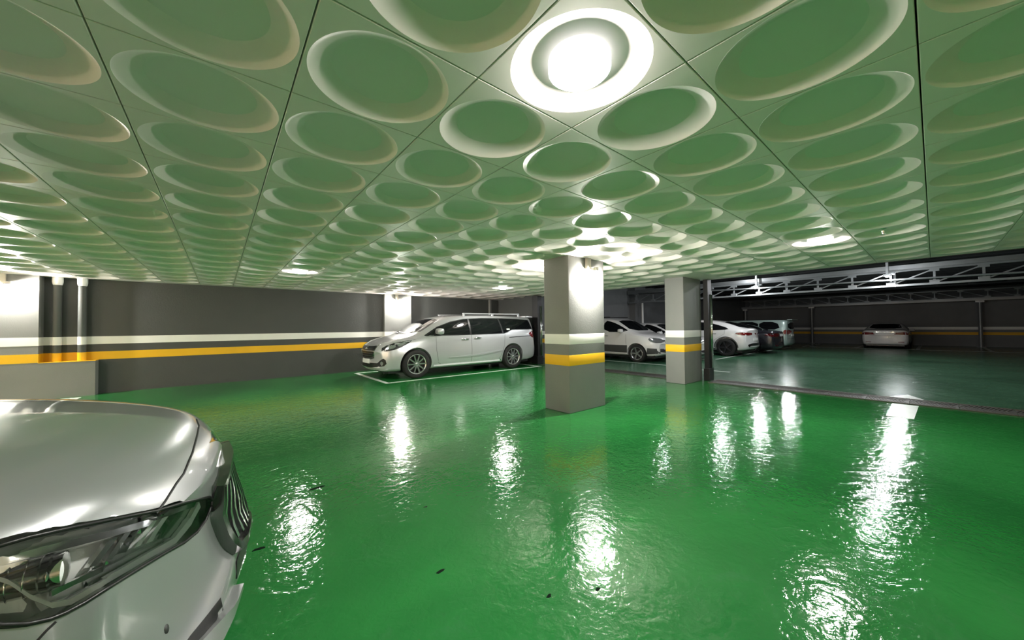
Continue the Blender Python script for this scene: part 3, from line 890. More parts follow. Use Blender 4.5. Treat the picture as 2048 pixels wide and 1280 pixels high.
def minivan_details(c):
    c.underside(-2.35, 2.3, .78)
    # side glass in one dark band with a kick up at the quarter window
    c.side('window_band', [(1.40, 1.09), (1.0, 1.31), (.58, 1.455), (.15, 1.535), (-.5, 1.56), (-1.2, 1.56), (-1.8, 1.545), (-2.36, 1.51), (-2.47, 1.20), (-1.54, 1.195), (-1.36, 1.12), (-1.22, 1.085), (.4, 1.07), (1.36, 1.07)], M_BLACK, .003, soft=0)
    c.side('door_window', [(1.30, 1.095), (.98, 1.295), (.57, 1.435), (.15, 1.515), (.02, 1.525), (.02, 1.09)], M_TINT, .007, soft=0)
    c.side('sliding_door_window', [(-.04, 1.53), (-.5, 1.54), (-1.06, 1.54), (-1.15, 1.10), (-.04, 1.09)], M_TINT, .007, soft=0)
    c.side('quarter_window', [(-1.12, 1.54), (-1.8, 1.525), (-2.33, 1.495), (-2.43, 1.215), (-1.52, 1.21), (-1.34, 1.135), (-1.21, 1.10)], M_TINT, .007, soft=0)
    for sg in (-1, 1):
        c.seam([(-1.09, 1.56), (-1.15, 1.30)], side_ray(sg), .012, 'chrome_pillar_strip')
    c.proj('windscreen', [(-.78, 1.13), (.78, 1.13), (.72, 1.36), (.62, 1.54), (-.62, 1.54), (-.72, 1.36)], M_TINT, front_ray, .004)
    c.proj('rear_window', [(-.66, 1.10), (.66, 1.10), (.60, 1.46), (-.60, 1.46)], M_TINT, rear_ray, .004)
    # lamps and face
    hl = c.side('headlight', [(2.46, .70), (2.42, .83), (2.10, .94), (1.72, .99), (1.82, .91), (2.1, .77)], M_BLACK, .003, cell=.05)
    c.side('headlight_lens', [(2.38, .745), (2.34, .825), (2.16, .885), (2.16, .80)], M_CLEARLENS, .009, cell=.05)
    c.side('headlight_lens', [(2.12, .82), (2.11, .90), (1.86, .95), (1.90, .90)], M_CLEARLENS, .009, cell=.05)
    c.side('headlight_strip', [(2.20, .905), (2.20, .92), (1.80, .98), (1.82, .965)], M_CLEARLENS, .009, cell=.05, soft=0)
    c.proj('grille', [(-.52, .86), (-.45, .58), (-.28, .54), (.28, .54), (.45, .58), (.52, .86), (.3, .835), (-.3, .835)], M_BLACK, front_ray, .004, cell=.05)
    g = M_CHROME
    c.proj('grille_surround', [(-.56, .885), (-.46, .545), (-.29, .505), (.29, .505), (.46, .545), (.56, .885), (.515, .88), (.44, .585), (.28, .545), (-.28, .545), (-.44, .585), (-.515, .88)], g, front_ray, .010, cell=.05, soft=0)
    for k in range(4):
        zz = .60 + .055 * k; w_ = .41 + .012 * k
        c.proj('grille_bar', [(-w_, zz - .004), (w_, zz - .004), (w_, zz + .004), (-w_, zz + .004)], g, front_ray, .009, cell=.08, soft=0)
    c.proj('emblem', [(.07 * math.cos(a * math.pi / 6), .80 + .035 * math.sin(a * math.pi / 6)) for a in range(12)], g, front_ray, .014, cell=.04, soft=0)
    c.proj('lower_intake', [(-.72, .44), (-.60, .30), (.60, .30), (.72, .44), (.50, .42), (-.50, .42)], M_BLACK, front_ray, .003, cell=.06)
    for sg in (-1, 1):
        c.proj('fog_lamp_recess', [(sg * .84, .56), (sg * .86, .37), (sg * .66, .33), (sg * .56, .40), (sg * .70, .50)], M_BLACK, front_ray, .004, cell=.05)
        c.proj('fog_lamp', [(sg * .76 + .045 * math.cos(a), .43 + .045 * math.sin(a)) for a in [k * math.pi / 5 for k in range(10)]], M_CLEARLENS, front_ray, .012, cell=.04, soft=0)
    pl = c.proj('number_plate', [(-.26, .405), (.26, .405), (.26, .515), (-.26, .515)], M_PLATE, front_ray, .018, cell=.1, soft=0, rim=.02)
    c.side('tail_light', [(-2.60, 1.17), (-2.24, 1.11), (-2.34, .96), (-2.60, .90)], M_REDLENS, .006, cell=.05)
    c.proj('tail_light_rear', [(.62, .92), (.80, .92), (.80, 1.14), (.66, 1.10)], M_REDLENS, rear_ray, .006, cell=.05)
    c.proj('tail_light_rear', [(-.62, .92), (-.80, .92), (-.80, 1.14), (-.66, 1.10)], M_REDLENS, rear_ray, .006, cell=.05)
    c.side('parking_sticker', [(-1.46, 1.20), (-1.34, 1.20), (-1.34, 1.30), (-1.46, 1.30)], M_PLATE, .007, sides=(1,), cell=.1, soft=0)
    # panel gaps
    c.seam_sides([(1.08, 1.05), (1.08, .70), (1.02, .36), (.90, .29)])
    c.seam_sides([(-.02, 1.07), (-.03, .80), (-.03, .60), (-.03, .29)], .004)
    c.seam_sides([(-1.26, 1.10), (-1.22, .74), (-1.10, .44), (-1.0, .29), (.90, .29)])
    c.side('sliding_door_track', [(-1.42, .955), (-2.34, .985), (-2.34, 1.005), (-1.42, .98)], M_SEAM, .003, soft=0)
    for sg in (-1, 1):
        c.seam([(1.65, 1.0), (1.95, 1.03), (2.35, .93)], side_ray(sg))
    c.handle(.18, .965, .24, M_CHROME); c.handle(-.24, .985, .24, M_CHROME)
    c.side('handle_recess', [(.06, .94), (.30, .945), (.28, .99), (.08, .985)], M_SEAM, .001, soft=2)
    c.side('handle_recess', [(-.36, .96), (-.12, .965), (-.14, 1.01), (-.34, 1.005)], M_SEAM, .001, soft=2)
    c.side('sill_trim', [(1.15, .27), (-1.05, .27), (-1.10, .30), (-1.10, .318), (1.15, .315)], M_CHROME, .008, soft=0)
    c.side('door_crease', [(.95, .475), (-.03, .505), (-1.12, .60), (-1.0, .545), (-.03, .455)], c.paint, .012, soft=1)
    c.mirrors(.98, .90, 1.19, (.10, .12, .085))
    for sg in (-1, 1):
        b = BM(); abar(b, (.12, sg * .74, 1.69), (-2.02, sg * .72, 1.70), .05, .035)
        rr = obj('roof_rail', b, M_SILVER, c.root)
        for x in (.08, -.95, -2.0):
            b = BM(); abar(b, (x, sg * .73, 1.58), (x, sg * .73, 1.69), .04, .05); obj('rail_foot', b, M_SILVER, rr)
    obj('rear_spoiler', box(-2.70, -2.36, -.66, .66, 1.60, 1.645, .012), c.paint, c.root, smooth=True, sharp=40)
    b = BM(); abar(b, (1.70, -.1, 1.15), (1.62, -.72, 1.20), .02, .012); obj('wiper', b, M_BLACK, c.root)
    b = BM(); abar(b, (1.72, .55, 1.13), (1.68, -.05, 1.19), .02, .012); obj('wiper', b, M_BLACK, c.root)
minivan_details(mv)

# ------------------------------------------------------------------ shared saloon shape
def sedan_rows(L=4.82, H=1.46, W=.92, zk=1.0):
    k = L / 4.82; a = W / .92; hz = H / 1.46
    rows = [(-2.395, .03, .30, .72, .80, .55, .79, .86, .66, .97, 1.00),
            (-2.30, .02, .23, .82, .885, .55, .87, .91, .74, 1.03, 1.06),
            (-2.05, 0, .19, .86, .915, .55, .90, .93, .76, 1.055, 1.085),
            (-1.72, 0, .18, .87, .92, .55, .91, .945, .73, 1.085, 1.11),
            (-1.28, 0, .18, .875, .92, .55, .912, .95, .66, 1.25, 1.29),
            (-.82, 0, .18, .88, .92, .55, .912, .95, .61, 1.375, 1.42),
            (-.2, 0, .18, .88, .92, .55, .912, .94, .595, 1.415, 1.46),
            (.28, 0, .18, .88, .92, .55, .91, .93, .60, 1.39, 1.435),
            (.75, 0, .18, .88, .92, .55, .905, .92, .65, 1.245, 1.295),
            (1.20, 0, .18, .88, .918, .55, .90, .90, .72, 1.03, 1.075),
            (1.42, 0, .18, .87, .915, .55, .89, .885, .75, .95, .985),
            (1.85, 0, .18, .85, .90, .55, .86, .85, .72, .89, .925),
            (2.15, 0, .19, .81, .87, .53, .81, .79, .67, .82, .85),
            (2.33, 0, .22, .74, .80, .50, .74, .71, .60, .74, .765),
            (2.41, 0, .28, .66, .72, .48, .66, .62, .52, .64, .655)]
    return [(x * k, l, zb, wr * a, wm * a, zm, wb * a, zl * hz, wt * a, zt * hz, zc * hz) for (x, l, zb, wr, wm, zm, wb, zl, wt, zt, zc) in rows]
def sedan_details(c, tail=True, head=True, k=1.0):
    c.underside(-2.2 * k, 2.1 * k, .74)
    c.side('front_door_window', [(1.16, .965), (.70, 1.20), (.30, 1.34), (0.0, 1.375), (-.02, .985)], M_TINT, .004)
    c.side('rear_door_window', [(-.06, 1.375), (-.5, 1.365), (-.85, 1.31), (-1.38, 1.10), (-1.44, 1.03), (-.9, 1.0), (-.06, .985)], M_TINT, .004)
    c.proj('windscreen', [(-.70, 1.04), (.70, 1.04), (.62, 1.25), (.52, 1.375), (-.52, 1.375), (-.62, 1.25)], M_TINT, front_ray, .004)
    c.proj('rear_window', [(-.66, 1.125), (.66, 1.125), (.58, 1.30), (.50, 1.385), (-.50, 1.385), (-.58, 1.30)], M_TINT, rear_ray, .004)
    c.seam_sides([(.95, .90), (1.0, .60), (.92, .28), (-.02, .28), (-.02, .97)])
    c.seam_sides([(-.02, .28), (-.92, .28), (-1.05, .55), (-1.35, .80), (-1.40, 1.0)])
    c.handle(.10, .83); c.handle(-.95, .86)
    c.mirrors(.80, .86, 1.02)
    c.side('tail_light', [(-2.38, .93), (-1.98, .93), (-1.90, .86), (-2.1, .79), (-2.38, .78)], M_REDLENS, .005, cell=.05)
    for sg in (-1, 1):
        c.proj('tail_light_rear', [(sg * .40, .82), (sg * .46, .89), (sg * .80, .93), (sg * .82, .79), (sg * .55, .79)], M_REDLENS, rear_ray, .006, cell=.05)
        c.proj('reflector', [(sg * .52, .36), (sg * .74, .37), (sg * .74, .40), (sg * .52, .39)], M_REDLENS, rear_ray, .006, cell=.06, soft=0)
    c.proj('boot_lid_gap', [(-.62, .735), (.62, .735), (.62, .745), (-.62, .745)], M_SEAM, rear_ray, .002, cell=.1, soft=0)
    c.proj('number_plate', [(-.26, .80), (.26, .80), (.26, .91), (-.26, .91)], M_PLATE, rear_ray, .012, cell=.1, soft=0)
    c.proj('chrome_bar', [(-.38, .925), (.38, .925), (.38, .945), (-.38, .945)], M_CHROME, rear_ray, .010, cell=.1, soft=0)
    c.proj('rear_valance', [(-.62, .36), (.62, .36), (.66, .24), (-.66, .24)], M_BLACK, rear_ray, .003, cell=.08)
    c.side('headlight', [(2.36, .66), (2.33, .74), (1.9, .84), (1.78, .84), (2.0, .71)], M_CLEARLENS, .005, cell=.05)
    c.proj('grille', [(-.42, .70), (.42, .70), (.32, .48), (-.32, .48)], M_BLACK, front_ray, .005, cell=.06)
    c.proj('grille_surround', [(-.45, .72), (.45, .72), (.45, .70), (-.45, .70)], M_CHROME, front_ray, .009, cell=.1, soft=0)
    c.proj('lower_intake', [(-.60, .40), (.60, .40), (.52, .27), (-.52, .27)], M_BLACK, front_ray, .004, cell=.06)
    c.proj('number_plate', [(-.26, .41), (.26, .41), (.26, .52), (-.26, .52)], M_PLATE, front_ray, .014, cell=.1, soft=0)

# white sedan, rear towards us, at the far wall
c = Car('sedan', 'white sedan seen from behind, alone at the far wall', sedan_rows(), .36, .14, M_CARWHITE, (1.46, -1.36), .325, .80, (30.9, 1.80, fz(30.9)), 0.0, wkey='std')
sedan_details(c)
# dark sedan, nose to the side wall
c = Car('sedan', 'dark slate sedan between the white coupe car and the pale green van', sedan_rows(4.8, 1.44), .36, .14, M_CARDARK, (1.46, -1.36), .335, .80, (20.55, 7.02, fz(20.55)), math.pi / 2, wkey='std2', rim_f=.76)
sedan_details(c)
# white car mostly hidden behind the far column, nose out
c = Car('sedan', 'white car with its nose out, mostly hidden behind the far column', sedan_rows(4.6, 1.44), .36, .14, M_CARWHITE, (1.42, -1.32), .32, .80, (14.3, 7.75, fz(14.3)), -math.pi / 2, wkey='std')
sedan_details(c)

# ------------------------------------------------------------------ white coupe SUV
SUV = [(-2.32, .06, .40, .72, .82, .65, .80, .95, .66, 1.08, 1.12),
       (-2.22, .04, .30, .84, .90, .65, .88, 1.02, .74, 1.14, 1.18),
       (-1.95, 0, .25, .88, .935, .64, .92, 1.05, .76, 1.21, 1.26),
       (-1.50, 0, .24, .90, .945, .63, .93, 1.06, .70, 1.36, 1.41),
       (-.90, 0, .24, .90, .945, .63, .93, 1.06, .64, 1.50, 1.55),
       (-.25, 0, .24, .90, .945, .63, .93, 1.05, .62, 1.545, 1.60),
       (.30, 0, .24, .90, .945, .63, .925, 1.03, .64, 1.50, 1.55),
       (.80, 0, .24, .90, .945, .63, .92, 1.01, .68, 1.32, 1.38),
       (1.20, 0, .24, .90, .94, .62, .91, 1.0, .73, 1.12, 1.17),
       (1.45, 0, .24, .88, .935, .62, .90, .98, .75, 1.05, 1.09),
       (1.90, 0, .25, .85, .91, .60, .86, .93, .70, .98, 1.01),
       (2.20, 0, .28, .78, .85, .56, .79, .84, .64, .88, .91),
       (2.34, 0, .34, .68, .74, .54, .68, .72, .54, .76, .78)]
c = Car('coupe_suv', 'white coupe style SUV with red tail lamps beside the shutter rail', SUV, .34, .16, M_CARWHITE, (1.42, -1.45), .375, .83, (17.6, 7.18, fz(17.6)), math.pi / 2, wkey='suv', dark=True, tw=.26)
def suv_details(c):
    c.underside(-2.0, 2.0, .76)
    c.side('front_door_window', [(1.12, 1.08), (.75, 1.27), (.30, 1.44), (-.02, 1.48), (-.02, 1.09)], M_TINT, .004)
    c.side('rear_door_window', [(-.06, 1.485), (-.55, 1.465), (-1.0, 1.38), (-1.62, 1.17), (-1.35, 1.12), (-.06, 1.09)], M_TINT, .004)
    c.proj('windscreen', [(-.70, 1.14), (.70, 1.14), (.62, 1.36), (.54, 1.49), (-.54, 1.49), (-.62, 1.36)], M_TINT, front_ray, .004)
    c.proj('rear_window', [(-.66, 1.20), (.66, 1.20), (.58, 1.38), (.52, 1.47), (-.52, 1.47), (-.58, 1.38)], M_TINT, rear_ray, .004)
    c.side('tail_light', [(-2.30, 1.01), (-1.88, 1.02), (-1.80, .965), (-1.95, .90), (-2.30, .89)], M_REDLENS, .005, cell=.05)
    for sg in (-1, 1):
        c.proj('tail_light_rear', [(sg * .36, .93), (sg * .40, 1.0), (sg * .84, 1.02), (sg * .84, .90), (sg * .45, .90)], M_REDLENS, rear_ray, .006, cell=.05)
        c.proj('exhaust_trim', [(sg * .46, .44), (sg * .74, .44), (sg * .72, .52), (sg * .48, .52)], M_CHROME, rear_ray, .012, cell=.06)
    c.proj('rear_valance', [(-.74, .56), (.74, .56), (.66, .36), (-.66, .36)], M_BLACK, rear_ray, .004, cell=.08)
    c.proj('number_plate', [(-.26, .66), (.26, .66), (.26, .77), (-.26, .77)], M_PLATE, rear_ray, .012, cell=.1, soft=0)
    c.side('sill_cladding', [(1.0, .36), (-1.05, .36), (-1.0, .26), (.95, .26)], M_TRIM, .004)
    c.side('arch_trim', [(-1.45 + .47 * math.cos(a), .375 + .47 * math.sin(a)) for a in [math.pi * k / 14 for k in range(15)]] + [(-1.45 + .435 * math.cos(a), .375 + .435 * math.sin(a)) for a in [math.pi * k / 14 for k in range(14, -1, -1)]], M_TRIM, .004, soft=0)
    c.side('arch_trim', [(1.42 + .47 * math.cos(a), .375 + .47 * math.sin(a)) for a in [math.pi * k / 14 for k in range(15)]] + [(1.42 + .435 * math.cos(a), .375 + .435 * math.sin(a)) for a in [math.pi * k / 14 for k in range(14, -1, -1)]], M_TRIM, .004, soft=0)
    c.seam_sides([(.95, 1.0), (1.0, .66), (.95, .38), (-.03, .38), (-.03, 1.08)])
    c.seam_sides([(-.03, .38), (-.85, .38), (-1.0, .70), (-1.40, .95), (-1.42, 1.12)])
    c.handle(.10, .93); c.handle(-1.0, .96); c.mirrors(.80, .88, 1.12)
    c.side('headlight', [(2.28, .78), (2.25, .88), (1.85, .95), (1.95, .82)], M_CLEARLENS, .005, cell=.05)
    c.proj('grille', [(-.44, .82), (.44, .82), (.36, .58), (-.36, .58)], M_BLACK, front_ray, .005, cell=.06)
suv_details(c)

# ------------------------------------------------------------------ pale green boxy van
VAN = [(-2.30, .03, .36, .72, .78, .62, .78, 1.05, .66, 1.70, 1.75),
       (-2.22, .02, .27, .80, .85, .62, .84, 1.07, .72, 1.77, 1.81),
       (-2.0, 0, .22, .83, .875, .60, .86, 1.08, .75, 1.80, 1.84),
       (-1.0, 0, .20, .84, .88, .60, .865, 1.08, .76, 1.82, 1.86),
       (0.0, 0, .20, .84, .88, .60, .865, 1.08, .75, 1.81, 1.85),
       (.75, 0, .20, .84, .88, .60, .86, 1.07, .73, 1.74, 1.79),
       (1.20, 0, .20, .84, .88, .60, .855, 1.05, .71, 1.50, 1.55),
       (1.60, 0, .20, .83, .875, .60, .85, 1.02, .72, 1.17, 1.22),
       (1.85, 0, .20, .82, .865, .60, .83, .98, .72, 1.04, 1.08),
       (2.10, 0, .21, .79, .84, .58, .79, .90, .68, .95, .98),
       (2.27, 0, .25, .72, .77, .54, .71, .80, .60, .83, .85),
       (2.34, 0, .32, .64, .69, .52, .63, .70, .52, .72, .735)]
VAN = [q[:7] + tuple(z if k in (1,) else (z if z < 1.0 else 1.0 + (z - 1.0) * .74) for k, z in [(0, q[7]), (1, q[8]), (2, q[9]), (3, q[10])]) for q in VAN]
c = Car('boxy_van', 'pale green boxy van at the end of the car row behind the dark sedan', VAN, .26, .10, M_MINT, (1.40, -1.40), .32, .75, (23.6, 7.15, fz(23.6)), math.pi / 2, wkey='std')
def van_details(c):
    c.underside(-2.0, 2.0, .70)
    c.side('front_door_window', [(1.45, 1.104), (1.10, 1.311), (.75, 1.459), (.2, 1.518), (.2, 1.089)], M_TINT, .004)
    c.side('sliding_door_window', [(.16, 1.518), (-.95, 1.525), (-.95, 1.089), (.16, 1.089)], M_TINT, .004)
    c.side('quarter_window', [(-1.0, 1.525), (-1.80, 1.511), (-1.95, 1.104), (-1.0, 1.089)], M_TINT, .004)
    c.proj('windscreen', [(-.68, 1.148), (.68, 1.148), (.62, 1.488), (-.62, 1.488)], M_TINT, front_ray, .004)
    c.proj('rear_window', [(-.62, 1.118), (.62, 1.118), (.58, 1.474), (-.58, 1.474)], M_TINT, rear_ray, .004)
    c.side('tail_light', [(-2.28, 1.089), (-2.08, 1.089), (-2.06, .86), (-2.28, .84)], M_REDLENS, .005, cell=.05)
    for sg in (-1, 1):
        c.proj('tail_light_rear', [(sg * .66, .86), (sg * .80, .86), (sg * .80, 1.089), (sg * .68, 1.089)], M_REDLENS, rear_ray, .006, cell=.05)
    c.proj('number_plate', [(-.26, .74), (.26, .74), (.26, .85), (-.26, .85)], M_PLATE, rear_ray, .012, cell=.1, soft=0)
    c.proj('rear_bumper_gap', [(-.74, .60), (.74, .60), (.74, .612), (-.74, .612)], M_SEAM, rear_ray, .002, cell=.1, soft=0)
    obj('rear_spoiler', box(-2.40, -2.18, -.60, .60, 1.595, 1.63, .01), c.paint, c.root)
    c.seam_sides([(1.3, 1.02), (1.3, .6), (1.0, .30), (.18, .30), (.18, 1.074)]); c.seam_sides([(.18, .30), (-.85, .30), (-.98, .6), (-.98, 1.074)])
    c.handle(.32, .98); c.handle(.02, .98); c.mirrors(1.15, .82, 1.16)
    c.side('headlight', [(2.28, .76), (2.25, .88), (1.95, .95), (2.0, .80)], M_CLEARLENS, .005, cell=.05)
    c.proj('grille', [(-.40, .80), (.40, .80), (.34, .64), (-.34, .64)], M_BLACK, front_ray, .005, cell=.06)
van_details(c)

# ------------------------------------------------------------------ white people carrier (dark lower sides) between the columns
MPV = [(-2.14, .06, .36, .72, .80, .62, .80, 1.0, .66, 1.46, 1.52),
       (-2.06, .04, .28, .80, .86, .62, .85, 1.03, .70, 1.56, 1.605),
       (-1.80, 0, .24, .84, .885, .60, .875, 1.05, .72, 1.59, 1.64),
       (-1.0, 0, .22, .85, .89, .60, .88, 1.05, .72, 1.60, 1.65),
       (-.2, 0, .22, .85, .89, .60, .88, 1.04, .70, 1.585, 1.635),
       (.25, 0, .22, .85, .89, .60, .875, 1.02, .68, 1.52, 1.57),
       (.65, 0, .22, .85, .89, .60, .87, 1.0, .69, 1.33, 1.39),
       (1.05, 0, .22, .85, .885, .60, .86, .985, .71, 1.11, 1.16),
       (1.25, 0, .22, .84, .88, .60, .85, .97, .72, 1.03, 1.07),
       (1.65, 0, .22, .82, .865, .58, .82, .92, .68, .965, 1.0),
       (1.95, 0, .23, .77, .825, .56, .77, .85, .63, .89, .92),
       (2.10, 0, .27, .70, .75, .53, .70, .76, .56, .79, .81),
       (2.17, 0, .33, .62, .67, .50, .62, .66, .49, .68, .695)]
c = Car('people_carrier', 'white people carrier with dark lower sides half hidden between the two columns', MPV, .30, .10, M_CARWHITE, (1.30, -1.30), .315, .77, (12.35, 8.15, fz(12.35)), -math.pi / 2, wkey='std', spokes=5)
def mpv_details(c):
    c.underside(-1.9, 1.9, .70)
    c.side('front_door_window', [(1.02, 1.08), (.62, 1.30), (.25, 1.46), (-.1, 1.525), (-.1, 1.08)], M_TINT, .004)
    c.side('rear_door_window', [(-.14, 1.525), (-.9, 1.535), (-.95, 1.09), (-.14, 1.08)], M_TINT, .004)
    c.side('quarter_window', [(-1.0, 1.535), (-1.65, 1.52), (-1.85, 1.12), (-1.0, 1.09)], M_TINT, .004)
    c.proj('windscreen', [(-.68, 1.13), (.68, 1.13), (.62, 1.38), (.57, 1.52), (-.57, 1.52), (-.62, 1.38)], M_TINT, front_ray, .004)
    c.proj('rear_window', [(-.60, 1.10), (.60, 1.10), (.54, 1.44), (-.54, 1.44)], M_TINT, rear_ray, .004)
    c.side('dark_lower_side', [(.94, .60), (-.94, .60), (-.92, .26), (.92, .26)], M_TRIM, .004, soft=0)  # dark grey area on the lower sides
    c.side('dark_lower_side', [(1.70, .52), (2.10, .50), (2.14, .34), (1.66, .30)], M_TRIM, .004, soft=0)
    c.side('headlight', [(2.12, .70), (2.08, .83), (1.75, .90), (1.72, .80), (1.9, .70)], M_CLEARLENS, .006, cell=.05)
    c.proj('grille', [(-.40, .78), (.40, .78), (.34, .62), (-.34, .62)], M_BLACK, front_ray, .005, cell=.06)
    c.proj('lower_intake', [(-.60, .48), (.60, .48), (.52, .34), (-.52, .34)], M_BLACK, front_ray, .004, cell=.06)
    c.seam_sides([(.88, 1.0), (.90, .62), (.85, .30), (-.12, .30), (-.12, 1.06)]); c.seam_sides([(-.12, .30), (-.85, .30), (-.98, .7), (-.98, 1.06)])
    c.handle(.05, .93); c.handle(-.85, .94); c.mirrors(.68, .84, 1.12, (.085, .10, .075))
    for sg in (-1, 1):
        b = BM(); abar(b, (.05, sg * .62, 1.655), (-1.7, sg * .62, 1.67), .035, .03); obj('roof_rail', b, M_BLACK, c.root)
        c.proj('tail_light', [(sg * .62, .92), (sg * .78, .92), (sg * .76, 1.3), (sg * .66, 1.3)], M_REDLENS, rear_ray, .006, cell=.05)
mpv_details(c)
# ------------------------------------------------------------------ silver sedan close to the viewpoint
NX0, NY0 = -2.37, 2.20
NS = [(-2.42, .03, .30, .74, .82, .58, .81, .90, .68, 1.01, 1.04),
      (-2.32, .02, .23, .84, .905, .58, .89, .94, .76, 1.06, 1.09),
      (-2.05, 0, .19, .88, .93, .57, .915, .96, .78, 1.08, 1.115),
      (-1.72, 0, .18, .885, .935, .57, .925, .97, .75, 1.11, 1.14),
      (-1.28, 0, .18, .89, .935, .57, .925, .97, .68, 1.27, 1.31),
      (-.82, 0, .18, .89, .935, .57, .925, .97, .63, 1.39, 1.435),
      (-.2, 0, .18, .89, .935, .57, .925, .96, .61, 1.43, 1.475),
      (.28, 0, .18, .89, .935, .57, .92, .955, .62, 1.405, 1.45),
      (.75, 0, .18, .89, .935, .57, .918, .95, .67, 1.27, 1.32),
      (1.12, 0, .18, .89, .932, .57, .915, .94, .74, 1.08, 1.12),
      (1.32, 0, .18, .885, .93, .57, .91, .925, .78, .985, 1.03),
      (1.75, 0, .18, .87, .92, .57, .895, .885, .775, .935, .985),
      (2.05, 0, .19, .85, .90, .56, .865, .835, .755, .885, .935),
      (2.25, 0, .19, .82, .87, .54, .825, .775, .735, .825, .875),
      (2.39, -.09, .17, .80, .84, .48, .79, .71, .70, .765, .81),
      (2.475, -.17, .18, .77, .80, .46, .745, .645, .65, .69, .74)]
NSC = dict()
def cam_ray_local(px_, py_):
    return (CAM - Vector((NX0, NY0, 0)), pray(px_, py_))
body0 = car_body(NS, .46, .14)
bv0 = BVHTree.FromBMesh(body0); body0.free()
HL = [(-110, 1128), (0, 1091), (60, 1074), (150, 1054), (240, 1036), (312, 1022), (370, 1005), (418, 994), (424, 1000), (422, 1014), (411, 1040), (394, 1064), (368, 1085),
      (330, 1106), (280, 1136), (220, 1173), (170, 1205), (130, 1226), (100, 1238), (55, 1248), (0, 1250), (-60, 1235), (-105, 1180)]
def solid_from_patch(bvh, poly, ray, cell, o_out, o_in):
    bm = patch_bm(bvh, poly, ray, cell, o_out, rim=0, soft=0)
    bm.normal_update()
    vs = list(bm.verts); fs = list(bm.faces); nv = {}
    N = Vector((0, 0, 0))
    for f in fs: N += f.normal * f.calc_area()
    N.normalize()
    for v_ in vs: nv[v_] = bm.verts.new(v_.co - N * (o_out - o_in))
    be = [e for e in bm.edges if len(e.link_faces) == 1]
    for f in fs: bm.faces.new([nv[v_] for v_ in reversed(f.verts)])
    for e in be:
        a, b = e.verts; bm.faces.new((a, b, nv[b], nv[a]))
    bmesh.ops.recalc_face_normals(bm, faces=bm.faces)
    return bm, N
cut_hl, HLN = solid_from_patch(bv0, HL, cam_ray_local, 16, .03, -.075)
cut_m = cut_hl.copy()
for v_ in cut_m.verts: v_.co.y = -v_.co.y
bmesh.ops.reverse_faces(cut_m, faces=cut_m.faces)
ns = Car('sedan', 'silver sedan with large clear headlight parked beside the open green floor', NS, .46, .14, M_SILVER2, (1.50, -1.38), .335, .815, (NX0, NY0, 0), 0.0, wkey='near', spokes=10, rim_f=.74, cuts=[cut_hl, cut_m])
M_GLASS = glass_mat('clear_headlamp_glass', (0.96, 0.97, 0.96))
M_REFLECTOR = mat('headlamp_reflector', (0.70, 0.71, 0.70), 0.16, metal=0.95)
M_DARKCHROME = mat('dark_chrome', (0.22, 0.22, 0.22), 0.12, metal=0.95)
M_HLBASE = mat('headlamp_housing', (0.75, 0.76, 0.75), 0.3)
M_LIGHTGUIDE = mat('light_guide', (0.86, 0.88, 0.88), 0.15, spec=0.7)
def mirrored(o, parent=None):
    me = o.data.copy()
    bm = BM(); bm.from_mesh(me)
    for v_ in bm.verts: v_.co.y = -v_.co.y
    bmesh.ops.reverse_faces(bm, faces=bm.faces)
    bm.to_mesh(me); bm.free()
    c_ = bpy.data.objects.new(o.name.split('.')[0], me)
    return link(c_, parent or o.parent)
